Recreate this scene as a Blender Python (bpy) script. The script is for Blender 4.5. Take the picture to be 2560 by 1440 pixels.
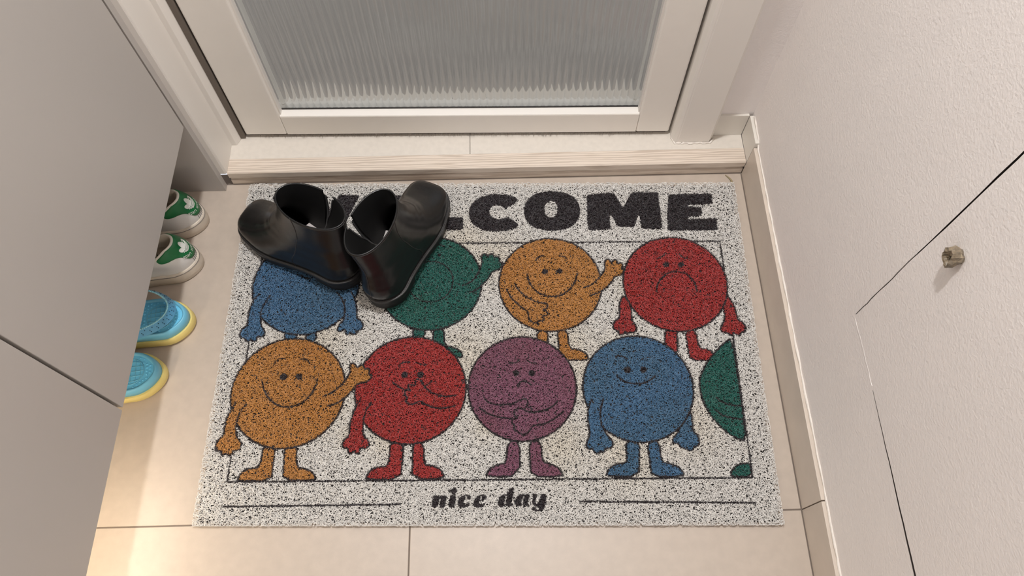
import bpy, bmesh, math, random
import numpy as np
from mathutils import Vector, Matrix
from mathutils.geometry import tessellate_polygon

random.seed(4)
rng = np.random.default_rng(7)
for o in list(bpy.data.objects):
    bpy.data.objects.remove(o)
scene = bpy.context.scene
COL = scene.collection
PI = math.pi

# ------------------------------------------------------------------ camera
cam_data = bpy.data.cameras.new('camera')
cam_data.sensor_width = 36.0
cam_data.lens = 26.64
cam_data.clip_start = 0.02
cam = bpy.data.objects.new('camera', cam_data)
cam.location = (0.0284, -0.4647, 1.2074)
cam.rotation_euler = (math.radians(24.862), math.radians(0.133), math.radians(-1.433))
COL.objects.link(cam)
scene.camera = cam

# ------------------------------------------------------------------ world, lights, exposure
world = bpy.data.worlds.new('world')
scene.world = world
world.use_nodes = True
bg = world.node_tree.nodes['Background']
bg.inputs['Color'].default_value = (1.0, 1.01, 1.06, 1)
bg.inputs['Strength'].default_value = 0.85

LAMP_XYZ = (-0.02, 0.19, 2.33)
ld = bpy.data.lights.new('ceiling_lamp_light', 'AREA')
ld.shape = 'DISK'
ld.size = 0.10
ld.energy = 28.0
ld.color = (1.0, 1.0, 1.01)
lo = bpy.data.objects.new('ceiling_lamp_light', ld)
lo.location = (LAMP_XYZ[0], LAMP_XYZ[1], LAMP_XYZ[2] - 0.035)
COL.objects.link(lo)

scene.view_settings.view_transform = 'Standard'
scene.view_settings.look = 'None'
scene.view_settings.gamma = 1.0
scene.view_settings.use_curve_mapping = False
scene.view_settings.exposure = 0.0

# ------------------------------------------------------------------ helpers
def lin(r, g, b):
    f = lambda c: (c / 255 / 12.92) if c / 255 <= 0.04045 else ((c / 255 + 0.055) / 1.055) ** 2.4
    return (f(r), f(g), f(b), 1.0)

def mat(name, col, rough=0.5, bump=0.0, bscale=80.0, bdist=0.001, var=0.0, vscale=8.0, stretch=None,
        spec=0.5, metal=0.0, detail=3.0, coat=0.0):
    m = bpy.data.materials.new(name)
    m.use_nodes = True
    nt = m.node_tree
    b = nt.nodes['Principled BSDF']
    b.inputs['Base Color'].default_value = col
    b.inputs['Roughness'].default_value = rough
    b.inputs['Metallic'].default_value = metal
    b.inputs['Specular IOR Level'].default_value = spec
    b.inputs['Coat Weight'].default_value = coat
    tc = nt.nodes.new('ShaderNodeTexCoord')
    mp = nt.nodes.new('ShaderNodeMapping')
    nt.links.new(tc.outputs['Object'], mp.inputs['Vector'])
    if stretch:
        mp.inputs['Scale'].default_value = stretch
    if var > 0:
        n = nt.nodes.new('ShaderNodeTexNoise')
        n.inputs['Scale'].default_value = vscale
        n.inputs['Detail'].default_value = 6
        nt.links.new(mp.outputs[0], n.inputs['Vector'])
        r = nt.nodes.new('ShaderNodeValToRGB')
        r.color_ramp.elements[0].position = 0.3
        r.color_ramp.elements[1].position = 0.7
        r.color_ramp.elements[0].color = tuple(c * (1 - var) for c in col[:3]) + (1,)
        r.color_ramp.elements[1].color = tuple(min(1, c * (1 + var)) for c in col[:3]) + (1,)
        nt.links.new(n.outputs['Fac'], r.inputs['Fac'])
        nt.links.new(r.outputs['Color'], b.inputs['Base Color'])
    if bump > 0:
        n = nt.nodes.new('ShaderNodeTexNoise')
        n.inputs['Scale'].default_value = bscale
        n.inputs['Detail'].default_value = detail
        nt.links.new(mp.outputs[0], n.inputs['Vector'])
        bp = nt.nodes.new('ShaderNodeBump')
        bp.inputs['Strength'].default_value = bump
        bp.inputs['Distance'].default_value = bdist
        nt.links.new(n.outputs['Fac'], bp.inputs['Height'])
        nt.links.new(bp.outputs[0], b.inputs['Normal'])
    return m

def link(o, parent=None):
    COL.objects.link(o)
    if parent is not None:
        o.parent = parent
    return o

def tag(o, label=None, cat=None, group=None, kind=None):
    if label: o['label'] = label
    if cat: o['category'] = cat
    if group: o['group'] = group
    if kind: o['kind'] = kind
    return o

def empty(name, loc=(0, 0, 0), rz=0.0):
    o = bpy.data.objects.new(name, None)
    o.empty_display_size = 0.05
    o.location = loc
    o.rotation_euler = (0, 0, rz)
    return link(o)

def obj(name, verts, faces, material, parent=None, smooth=False, autosmooth=None):
    me = bpy.data.meshes.new(name)
    me.from_pydata([tuple(map(float, v)) for v in verts], [], [tuple(int(i) for i in f) for f in faces])
    me.validate()
    me.update()
    me.materials.append(material)
    bm = bmesh.new(); bm.from_mesh(me)
    bmesh.ops.recalc_face_normals(bm, faces=bm.faces)
    bm.to_mesh(me); bm.free()
    if smooth:
        me.polygons.foreach_set('use_smooth', [True] * len(me.polygons))
        if autosmooth:
            me.set_sharp_from_angle(angle=math.radians(autosmooth))
    o = bpy.data.objects.new(name, me)
    return link(o, parent)

class MB:
    """collects shapes for one mesh"""
    def __init__(s): s.v = []; s.f = []
    def add(s, v, f):
        k = len(s.v); s.v += [tuple(p) for p in v]; s.f += [tuple(i + k for i in q) for q in f]; return s
    def box(s, x0, x1, y0, y1, z0, z1):
        v = [(x0, y0, z0), (x1, y0, z0), (x1, y1, z0), (x0, y1, z0), (x0, y0, z1), (x1, y0, z1), (x1, y1, z1), (x0, y1, z1)]
        return s.add(v, [(0, 3, 2, 1), (4, 5, 6, 7), (0, 1, 5, 4), (1, 2, 6, 5), (2, 3, 7, 6), (3, 0, 4, 7)])
    def prism(s, poly, a, b, axis='z'):
        """extrude polygon of two coordinates along axis from a to b"""
        n = len(poly)
        def P(p, t):
            if axis == 'z': return (p[0], p[1], t)
            if axis == 'x': return (t, p[0], p[1])
            return (p[0], t, p[1])
        v = [P(p, a) for p in poly] + [P(p, b) for p in poly]
        f = [tuple(range(n))[::-1], tuple(range(n, 2 * n))] + [(i, (i + 1) % n, n + (i + 1) % n, n + i) for i in range(n)]
        return s.add(v, f)
    def tube(s, pts, r, n=6, close=False):
        pts = [Vector(p) for p in pts]; m = len(pts); rings = []
        for i, p in enumerate(pts):
            if close: t = pts[(i + 1) % m] - pts[i - 1]
            else: t = pts[min(i + 1, m - 1)] - pts[max(i - 1, 0)]
            t.normalize()
            u = t.cross(Vector((0, 0, 1)))
            if u.length < 1e-3: u = t.cross(Vector((1, 0, 0)))
            u.normalize(); w = t.cross(u)
            rr = r(i / max(1, m - 1)) if callable(r) else r
            rings.append([tuple(p + rr * (math.cos(2 * PI * k / n) * u + math.sin(2 * PI * k / n) * w)) for k in range(n)])
        v = [q for rg in rings for q in rg]; f = []
        for i in range(m if close else m - 1):
            j = (i + 1) % m
            for k in range(n):
                f.append((i * n + k, i * n + (k + 1) % n, j * n + (k + 1) % n, j * n + k))
        if not close:
            f.append(tuple(range(n))[::-1]); f.append(tuple(range((m - 1) * n, m * n)))
        return s.add(v, f)
    def loft(s, loops, closed=True, cap0=False, cap1=False):
        n = len(loops[0]); v = [tuple(p) for lp in loops for p in lp]; f = []
        for i in range(len(loops) - 1):
            for k in range(n if closed else n - 1):
                f.append((i * n + k, i * n + (k + 1) % n, (i + 1) * n + (k + 1) % n, (i + 1) * n + k))
        if cap0: f.append(tuple(range(n))[::-1])
        if cap1: f.append(tuple(range((len(loops) - 1) * n, len(loops) * n)))
        return s.add(v, f)
    def sphere(s, c, r, seg=8, rings=5, sz=1.0, zmin=-1.0):
        loops = []
        for i in range(rings + 1):
            a = math.asin(zmin) + (PI / 2 - math.asin(zmin)) * i / rings
            rr = max(r * math.cos(a), r * 0.02)
            loops.append([(c[0] + rr * math.cos(2 * PI * k / seg), c[1] + rr * math.sin(2 * PI * k / seg), c[2] + r * sz * math.sin(a)) for k in range(seg)])
        return s.loft(loops, cap0=True, cap1=True)
    def build(s, name, material, parent=None, smooth=False, bevel=0.0, seg=2, autosmooth=None):
        o = obj(name, s.v, s.f, material, parent, smooth, autosmooth)
        if bevel > 0:
            md = o.modifiers.new('bevel', 'BEVEL')
            md.width = bevel; md.segments = seg; md.limit_method = 'ANGLE'; md.angle_limit = math.radians(30)
            md.harden_normals = False
        return o

def crom(keys, n):
    """smooth (Catmull-Rom) resampling of rows keyed by their first column"""
    K = np.array(keys, float); x = K[:, 0]
    xs = np.linspace(x[0], x[-1], n); out = np.zeros((n, K.shape[1]))
    m = np.gradient(K, x, axis=0)
    for j, t in enumerate(xs):
        i = min(max(np.searchsorted(x, t, side='right') - 1, 0), len(x) - 2)
        h = x[i + 1] - x[i]; s = (t - x[i]) / h
        out[j] = (2 * s**3 - 3 * s**2 + 1) * K[i] + (s**3 - 2 * s**2 + s) * h * m[i] + (-2 * s**3 + 3 * s**2) * K[i + 1] + (s**3 - s**2) * h * m[i + 1]
        out[j, 0] = t
    return out

# ------------------------------------------------------------------ materials of the place
M = {}
M['tile'] = mat('beige_porcelain_tile', lin(188, 174, 160), 0.42, bump=0.10, bscale=900, bdist=0.0006, var=0.045, vscale=60)
M['skirt_tile'] = mat('beige_skirting_tile', lin(206, 193, 179), 0.40, bump=0.06, bscale=700, bdist=0.0005, var=0.04, vscale=25)
M['grout'] = mat('grey_grout', lin(120, 108, 98), 0.9, bump=0.3, bscale=600, bdist=0.0006)
M['skirt_white'] = mat('white_skirting_film', lin(222, 216, 206), 0.35)
M['caulk'] = mat('white_caulk', lin(232, 224, 214), 0.6, bump=0.6, bscale=220, bdist=0.002, var=0.06, vscale=90)
M['paint'] = mat('white_frame_film', lin(234, 228, 220), 0.38, bump=0.03, bscale=400, bdist=0.0004)
M['door'] = mat('white_door_film', lin(238, 232, 223), 0.40, bump=0.03, bscale=400, bdist=0.0004, var=0.012, vscale=30)
M['brush'] = mat('dark_pile_seal', lin(112, 102, 92), 0.95, bump=0.4, bscale=900, bdist=0.001, stretch=(1, 1, 6))
M['gasket'] = mat('dark_rubber_gasket', lin(52, 48, 45), 0.7)
M['cabinet'] = mat('warm_grey_cabinet_film', lin(184, 178, 172), 0.46, bump=0.03, bscale=500, bdist=0.0004)
M['stone'] = mat('pale_stone_sill', lin(216, 208, 197), 0.38, bump=0.04, bscale=300, bdist=0.0005, var=0.035, vscale=120)
M['dark'] = mat('crack_shade', lin(28, 24, 22), 0.95)
M['slit_shade'] = mat('shaded_board_edge', lin(58, 50, 45), 0.9, bump=0.3, bscale=200)  # dark tone is the shade inside the slits, put into the colour
M['ceiling'] = mat('white_ceiling_paper', lin(225, 218, 210), 0.9)
M['hall'] = mat('hall_grey_paint', lin(176, 170, 164), 0.9)
M['hall_floor'] = mat('hall_grey_floor', lin(164, 157, 150), 0.5, var=0.05, vscale=10)
M['lamp'] = mat('lamp_housing_white', lin(235, 232, 228), 0.5)

# embossed wallpaper: wandering ridges on a slightly mottled warm white
def wallpaper():
    m = mat('embossed_white_wallpaper', lin(240, 233, 228), 0.62, var=0.02, vscale=6)
    nt = m.node_tree; b = nt.nodes['Principled BSDF']
    tc = nt.nodes['Texture Coordinate']
    n1 = nt.nodes.new('ShaderNodeTexNoise'); n1.inputs['Scale'].default_value = 190; n1.inputs['Detail'].default_value = 2.5
    n1.inputs['Distortion'].default_value = 1.2
    n2 = nt.nodes.new('ShaderNodeTexVoronoi'); n2.inputs['Scale'].default_value = 260
    mp = nt.nodes.new('ShaderNodeMapping'); mp.inputs['Scale'].default_value = (1, 1.0, 1.0)
    mp.inputs['Rotation'].default_value = (0.5, 0, 0)
    nt.links.new(tc.outputs['Object'], mp.inputs['Vector'])
    nt.links.new(mp.outputs[0], n1.inputs['Vector']); nt.links.new(mp.outputs[0], n2.inputs['Vector'])
    ma = nt.nodes.new('ShaderNodeMath'); ma.operation = 'MULTIPLY_ADD'
    nt.links.new(n2.outputs['Distance'], ma.inputs[0]); ma.inputs[1].default_value = 0.45
    nt.links.new(n1.outputs['Fac'], ma.inputs[2])
    bp = nt.nodes.new('ShaderNodeBump'); bp.inputs['Strength'].default_value = 0.42; bp.inputs['Distance'].default_value = 0.0011
    nt.links.new(ma.outputs[0], bp.inputs['Height']); nt.links.new(bp.outputs[0], b.inputs['Normal'])
    return m
M['wallpaper'] = wallpaper()

def woodmat():
    m = bpy.data.materials.new('pale_oak_film'); m.use_nodes = True
    nt = m.node_tree; b = nt.nodes['Principled BSDF']; b.inputs['Roughness'].default_value = 0.42
    tc = nt.nodes.new('ShaderNodeTexCoord'); mp = nt.nodes.new('ShaderNodeMapping'); mp.inputs['Scale'].default_value = (0.9, 12, 12)
    nt.links.new(tc.outputs['Object'], mp.inputs['Vector'])
    w = nt.nodes.new('ShaderNodeTexWave'); w.wave_type = 'BANDS'; w.bands_direction = 'Y'
    w.inputs['Scale'].default_value = 5.0; w.inputs['Distortion'].default_value = 9.0; w.inputs['Detail'].default_value = 3
    w.inputs['Detail Scale'].default_value = 1.6
    nt.links.new(mp.outputs[0], w.inputs['Vector'])
    r = nt.nodes.new('ShaderNodeValToRGB')
    r.color_ramp.elements[0].position = 0.1; r.color_ramp.elements[1].position = 0.7
    r.color_ramp.elements[0].color = lin(196, 180, 164); r.color_ramp.elements[1].color = lin(220, 206, 191)
    nt.links.new(w.outputs['Fac'], r.inputs['Fac']); nt.links.new(r.outputs['Color'], b.inputs['Base Color'])
    return m
M['wood'] = woodmat()

XR, XW = 0.478, 0.4855          # skirting face, wall face (right)
YT, ZT = 0.3223, 0.036          # threshold front and height
XP = -0.489                     # right edge of the filler panel on the left

# ------------------------------------------------------------------ floor of large tiles
fl = MB().box(-0.86, 0.50, -2.0, 0.345, -0.03, -0.0008).build('floor', M['grout'])
tag(fl, 'beige porcelain tile floor with thin grey grout lines', 'floor', kind='structure')
g = 0.0011
xs = [-0.86, -0.7295, -0.127, 0.4775]
ys = [-2.0, -1.526, -0.910, -0.294, 0.3225]
for i in range(3):
    for j in range(4):
        MB().box(xs[i] + g, xs[i + 1] - g, ys[j] + g, ys[j + 1] - g, -0.012, 0.0).build('tile', M['tile'], fl, bevel=0.0006)

# ------------------------------------------------------------------ right wall with the cut access hatch
def poly_wall(name, outer, holes, X, depth, material, parent=None):
    """wall face in plane X (normal -X) from an outline and holes given as (y, z); holes get side faces"""
    loops = [outer] + holes
    tri = tessellate_polygon([[Vector((p[0], p[1], 0)) for p in lp] for lp in loops])
    flat = [p for lp in loops for p in lp]
    mb = MB()
    v = [(X, p[0], p[1]) for p in flat] + [(X + depth, p[0], p[1]) for p in flat]
    n = len(flat); f = [tuple(t) for t in tri]; k = 0
    for lp in loops:
        c = len(lp)
        for i in range(c):
            a, b_ = k + i, k + (i + 1) % c
            f.append((a, b_, b_ + n, a + n))
        k += c
    o = mb.add(v, f).build(name, material, parent)
    o.data.materials.append(M['slit_shade'])
    for p in o.data.polygons:
        c = p.center
        if abs(p.normal.x) < 0.5 and -0.6 < c.y < 0.0 and 0.2 < c.z < 1.0: p.material_index = 1     # cut edges in the slits, coloured dark to give them shade
    return o

def jag(a, b, n, amp):
    out = []
    for i in range(n + 1):
        t = i / n
        e = 0 if i in (0, n) else amp * (random.random() * 2 - 1)
        out.append((a[0] + (b[0] - a[0]) * t + (e if abs(b[1] - a[1]) > abs(b[0] - a[0]) else 0),
                    a[1] + (b[1] - a[1]) * t + (e if abs(b[0] - a[0]) >= abs(b[1] - a[1]) else 0)))
    return out
# vertical slit, open at the top and closing towards the hatch corner; horizontal slit opening towards the camera
def slit(path, wid):
    L_, R_ = [], []
    for i, p in enumerate(path):
        q = path[min(i + 1, len(path) - 1)]; o_ = path[max(i - 1, 0)]
        t = Vector((q[0] - o_[0], q[1] - o_[1])).normalized(); nn = Vector((-t.y, t.x))
        w = wid(i / (len(path) - 1)) / 2
        L_.append((p[0] + nn.x * w, p[1] + nn.y * w)); R_.append((p[0] - nn.x * w, p[1] - nn.y * w))
    return L_ + R_[::-1]
vpath = jag((-0.0885, 0.95), (-0.0885, 0.46), 16, 0.0006)
vpath2 = jag((-0.0885, 0.46), (-0.0905, 0.293), 14, 0.0007)
hpath = jag((-0.193, 0.2905), (-0.55, 0.286), 20, 0.0006)
hpath2 = jag((-0.095, 0.2885), (-0.188, 0.291), 10, 0.0008)
h1 = slit(vpath + vpath2[1:], lambda t: 0.0010 + 0.0014 * max(0, 1 - (t / 0.56) ** 3) + 0.0006 * math.sin(t * 31) ** 2)
h3 = slit(hpath, lambda t: 0.0010 + 0.0034 * min(1, t * 1.6))
h4 = slit(hpath2, lambda t: 0.0007 + 0.0004 * math.sin(t * 11) ** 2)
wr = poly_wall('wall_right', [(-2.0, 0.0), (0.45, 0.0), (0.45, 2.36), (-2.0, 2.36)], [h1, h3, h4], XW, 0.012, M['wallpaper'])
tag(wr, 'warm white embossed wallpaper wall with cut lines of an access hatch', 'wall', kind='structure')
MB().box(XW + 0.012, XW + 0.03, -2.0, 0.45, 0.0, 2.36).build('crack_backing', M['dark'], wr)  # near-black sheet standing in for the shade deep in the slits
# lifted paper lips along the corner of the hatch, torn edge
lip = MB()
for path, w0, sgn in ((hpath2, 0.0030, 1), (vpath2, 0.0020, 1)):
    a_, b_ = [], []
    for i, p in enumerate(path):
        t = i / (len(path) - 1)
        w = w0 * (0.35 + 0.65 * math.sin(PI * min(1, t * 1.1)) ** 2) * (0.7 + 0.6 * random.random())
        if path is hpath2: e = (p[0], p[1] + 0.0005); d = (p[0], p[1] + w)
        else: e = (p[0] + 0.0005, p[1]); d = (p[0] + w, p[1])
        a_.append((XW - 0.0005, e[0], e[1])); b_.append((XW - 0.0001, d[0], d[1]))
    lip.loft([a_, b_, [(XW + 0.0005, p[1], p[2]) for p in a_]], closed=False)
lip.build('torn_paper_edge', M['wallpaper'], wr)

# ------------------------------------------------------------------ skirting on the right
bb = empty('baseboard_right', (0, 0, 0))
tag(bb, 'beige tile skirting along the foot of the right wall', 'skirting', kind='structure')
for a, b_ in ((-2.0, -1.5268), (-1.5252, -0.9108), (-0.9092, -0.2948), (-0.2932, YT - 0.0005)):
    MB().box(XR, XW - 0.0002, a, b_, 0.0, 0.0815).build('skirting_tile', M['skirt_tile'], bb, bevel=0.0006)
MB().box(XR, XW - 0.0002, YT + 0.0005, 0.3835, ZT, 0.0935).build('skirting_end_piece', M['skirt_white'], bb, bevel=0.0005)
# rough caulk line where paper meets skirting
pts = []; rads = []
for i in range(150):
    y = -2.0 + 2.38 * i / 149
    z = 0.0820 if y < YT else 0.0945
    pts.append((XW - 0.0004 + random.uniform(-0.0006, 0.0006), y, z + random.uniform(-0.0008, 0.0014)))
    rads.append(random.uniform(0.0012, 0.0030))
MB().tube(pts, lambda t: rads[int(round(t * 149))], 6).build('caulk_line', M['caulk'], bb, smooth=True)

# ------------------------------------------------------------------ back wall beside the door
wb = MB().box(0.405, 0.50, 0.3895, 0.45, 0.0, 2.36).build('wall_back', M['wallpaper'])
tag(wb, 'narrow strip of embossed white wallpaper beside the door frame', 'wall', kind='structure')
b2 = MB().box(0.419, XR - 0.0004, 0.3840, 0.3893, ZT, 0.0930).build('baseboard_back', M['skirt_white'], bevel=0.0005)
tag(b2, 'short white skirting piece on the sill behind the door frame', 'skirting', kind='structure')
wl = MB().box(-0.90, -0.862, -2.0, 0.45, 0.0, 2.36).build('wall_left', M['wallpaper'])
tag(wl, 'white wall behind the shoe cabinet', 'wall', kind='structure')
ce = MB().box(-0.90, 0.52, -2.0, 0.45, 2.36, 2.40).build('ceiling', M['ceiling'])
tag(ce, 'white papered ceiling of the entrance', 'ceiling', kind='structure')

# ------------------------------------------------------------------ door sill
th = empty('threshold', (0, 0, 0))
tag(th, 'raised door sill of pale stone with an oak edge strip', 'door sill', kind='structure')
X0 = -0.4775
prof = [(YT + 0.0010, 0.0005), (YT + 0.0010, 0.0125), (YT + 0.0040, 0.0140), (YT + 0.0040, 0.0205), (YT, 0.0220), (YT, ZT - 0.001), (YT + 0.001, ZT), (0.3538, ZT), (0.3538, 0.0005)]
MB().prism(prof, X0, XR - 0.0005, 'x').build('wood_edge_strip', M['wood'], th)
for a, b_ in ((X0, -0.0322), (-0.0314, XR - 0.0005)):
    MB().box(a, b_, 0.3542, 0.50, 0.0005, ZT - 0.0002).build('stone_slab', M['stone'], th, bevel=0.0004)

# ------------------------------------------------------------------ filler panel at the far end of the cabinet
fp = MB().box(-0.862, XP, 0.3085, 0.3215, 0.0, 2.36).build('filler_panel', M['cabinet'], bevel=0.0005)
tag(fp, 'warm grey filler panel standing between shoe cabinet and door frame', 'panel', kind='structure')

# ------------------------------------------------------------------ door frame
t1 = MB().prism([(-0.505, 0.50), (-0.505, 0.3222), (-0.4795, 0.3222), (-0.4772, 0.3240), (-0.4768, 0.3855), (-0.4672, 0.3855), (-0.4612, 0.3975), (-0.4612, 0.50)], ZT, 2.36).build('trim_1', M['paint'], bevel=0.0006)
tag(t1, 'white left door jamb with stepped reveal', 'door frame', kind='structure')
MB().box(-0.4610, -0.4520, 0.3995, 0.48, ZT + 0.002, 2.1).build('pile_seal', M['brush'], t1)
MB().box(-0.4945, -0.4800, 0.3208, 0.3222, ZT + 0.004, 2.36).build('casing_edge', M['paint'], t1)
t2 = MB().prism([(0.3460, 0.50), (0.3440, 0.3830), (0.3480, 0.3715), (0.3515, 0.3700), (0.3525, 0.3694), (0.3550, 0.3694), (0.3556, 0.3688), (0.4140, 0.3688), (0.4212, 0.3775), (0.4212, 0.50)], ZT, 2.36).build('trim_2', M['paint'], bevel=0.0005)
tag(t2, 'white right door jamb with chamfered casing', 'door frame', kind='structure')
pts = [(0.3450, 0.381, ZT + 0.001)]
for i in range(26):
    t = i / 25
    pts.append((0.3505 + 0.065 * t, 0.3672 + random.uniform(-0.0012, 0.0008), ZT + 0.0008))
pts.append((0.4235, 0.3755, ZT + 0.001))
rr = [random.uniform(0.0009, 0.0026) for _ in pts]
MB().tube(pts, lambda t: rr[int(round(t * (len(pts) - 1)))], 6).build('caulk_line', M['caulk'], t2, smooth=True)
MB().box(0.3335, 0.3455, 0.4030, 0.48, ZT + 0.002, 2.1).build('pile_seal', M['brush'], t2)

# ------------------------------------------------------------------ glazed door, a touch out of square with the frame
dr = empty('door_1', (-0.4497, 0.4018, 0.0), math.atan2(0.3880 - 0.4018, 0.3400 + 0.4497))
tag(dr, 'white framed door with a tall fluted glass pane', 'door', kind='structure')
DW = 0.7895; ZB = ZT + 0.0085; GL, GR = 0.0775, 0.7280; ZG = 0.0965; DT = 0.040
MB().box(0, GL, 0, DT, ZB, 2.10).build('stile', M['door'], dr, bevel=0.0035, seg=3)
MB().box(GR, DW, 0, DT, ZB, 2.10).build('stile', M['door'], dr, bevel=0.0035, seg=3)
MB().box(GL + 0.0003, GR - 0.0003, 0.0004, DT, ZB + 0.0006, ZG).build('bottom_rail', M['door'], dr, bevel=0.0008)
MB().box(GL + 0.0003, GR - 0.0003, 0.0004, DT, 2.02, 2.10).build('top_rail', M['door'], dr, bevel=0.0008)
GY = 0.0165
bead = MB().prism([(0.0008, ZG), (0.0008, ZG + 0.0010), (0.0020, ZG + 0.0018), (GY - 0.001, ZG + 0.0022), (GY - 0.001, ZG)], GL + 0.0004, GR - 0.0004, 'x')
bead.build('glazing_bead', M['paint'], dr)
MB().box(GL - 0.0005, GL + 0.0028, 0.0045, GY, ZG, 2.02).build('glazing_bead', M['paint'], dr, bevel=0.0006)
MB().box(GR - 0.0028, GR + 0.0005, 0.0045, GY, ZG, 2.02).build('glazing_bead', M['paint'], dr, bevel=0.0006)
MB().box(GL + 0.0028, GR - 0.0028, GY - 0.001, GY + 0.0012, ZG + 0.0002, ZG + 0.0048).build('glass_gasket', M['gasket'], dr)
# fluted glass: convex reeds on the front, flat back
gm = bpy.data.materials.new('fluted_glass'); gm.use_nodes = True
b_ = gm.node_tree.nodes['Principled BSDF']
b_.inputs['Base Color'].default_value = lin(240, 242, 240); b_.inputs['Transmission Weight'].default_value = 1.0
b_.inputs['Roughness'].default_value = 0.06; b_.inputs['IOR'].default_value = 1.48
pitch = 0.0125; nfl = int(round((GR - GL) / pitch)); pitch = (GR - GL) / nfl; seg = 8
fr = []
for i in range(nfl):
    for k in range(seg):
        t = k / seg
        fr.append((GL + (i + t) * pitch, GY + 0.0005 - 0.0021 * math.sin(PI * t) + 0.0021))
fr.append((GR, GY + 0.0026))
zA, zB = ZG + 0.0005, 2.03
n = len(fr)
v = [(x, y, zA) for x, y in fr] + [(x, y, zB) for x, y in fr] + [(x, GY + 0.0075, zA) for x, y in fr] + [(x, GY + 0.0075, zB) for x, y in fr]
f = []
for i in range(n - 1):
    f += [(i, i + 1, n + i + 1, n + i), (2 * n + i, 3 * n + i, 3 * n + i + 1, 2 * n + i + 1), (i, 2 * n + i, 2 * n + i + 1, i + 1), (n + i, n + i + 1, 3 * n + i + 1, 3 * n + i)]
f += [(0, n, 3 * n, 2 * n), (n - 1, 3 * n - 1, 4 * n - 1, 2 * n - 1)]
GP = go = obj('fluted_glass_pane', v, f, gm, dr, smooth=True, autosmooth=40)
# brush sweep under the door
MB().box(0.004, DW - 0.004, 0.006, 0.030, ZT + 0.0004, ZB + 0.002).build('door_sweep', M['brush'], dr)
hv, hf = [], []
for i in range(900):
    x = random.uniform(0.02, DW - 0.03); y = random.uniform(-0.0005, 0.006)
    dx, dy, dz = random.uniform(-0.003, 0.003), random.uniform(-0.0075, -0.001), -random.uniform(0.003, 0.0060)
    k = len(hv); z0 = ZB + 0.0005
    hv += [(x - 0.0003, y, z0), (x + 0.0003, y, z0), (x + dx, y + dy, max(z0 + dz, ZT + 0.0006))]; hf.append((k, k + 1, k + 2))
tag(obj('sweep_bristles', hv, hf, M['brush'], dr), kind='stuff')

# hall beyond the glass
hb = MB().box(-0.90, 0.62, 0.50, 2.6, -0.02, 0.034).build('floor', M['hall_floor'])
tag(hb, 'grey hall floor seen dimly through the fluted glass', 'floor', kind='structure')
hw = MB().box(-1.1, 0.8, 2.6, 2.65, 0.0, 2.36).build('wall_far', M['hall'])
tag(hw, 'grey hall wall beyond the glazed door', 'wall', kind='structure')

# ------------------------------------------------------------------ floating shoe cabinet
CAB_YAW = math.radians(-1.2)
cb = empty('shoe_cabinet', (-0.4885, 0.3065, 0.0), CAB_YAW)
tag(cb, 'tall floating warm grey shoe cabinet with flat handleless doors', 'cabinet')
ZC = 0.200
MB().box(-0.366, -0.0205, -1.55, -0.002, ZC + 0.002, 2.34).build('body', M['cabinet'], cb)
for a, b2_ in ((-0.4705, -0.0025), (-0.9425, -0.4745), (-1.4145, -0.9465)):
    MB().box(-0.0195, 0.0, a, b2_, ZC, 2.34).build('door', M['cabinet'], cb, bevel=0.0009)

# LED strip under the cabinet
led = empty('under_cabinet_light', (-0.615, -0.53, 0.0), CAB_YAW)
tag(led, 'slim warm white light strip under the floating shoe cabinet', 'lamp')
MB().box(-0.010, 0.010, -0.33, 0.33, 0.1945, ZC + 0.0015).build('channel', M['lamp'], led)
em = bpy.data.materials.new('led_diffuser'); em.use_nodes = True
b_ = em.node_tree.nodes['Principled BSDF']
b_.inputs['Base Color'].default_value = (1, 1, 1, 1)
b_.inputs['Emission Color'].default_value = (1.0, 0.86, 0.66, 1); b_.inputs['Emission Strength'].default_value = 42.0
MB().box(-0.008, 0.008, -0.325, 0.325, 0.1925, 0.1945).build('diffuser', em, led)

# round ceiling lamp
cl = empty('ceiling_lamp', LAMP_XYZ)
tag(cl, 'small round ceiling lamp above the entrance mat', 'lamp')
ring = [[(r * math.cos(2 * PI * k / 32), r * math.sin(2 * PI * k / 32), z) for k in range(32)] for r, z in ((0.075, 0.03), (0.075, 0.0), (0.070, -0.01), (0.058, -0.01), (0.056, 0.0))]
MB().loft(ring, cap0=True).build('housing', M['lamp'], cl, smooth=True, autosmooth=40)

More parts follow.
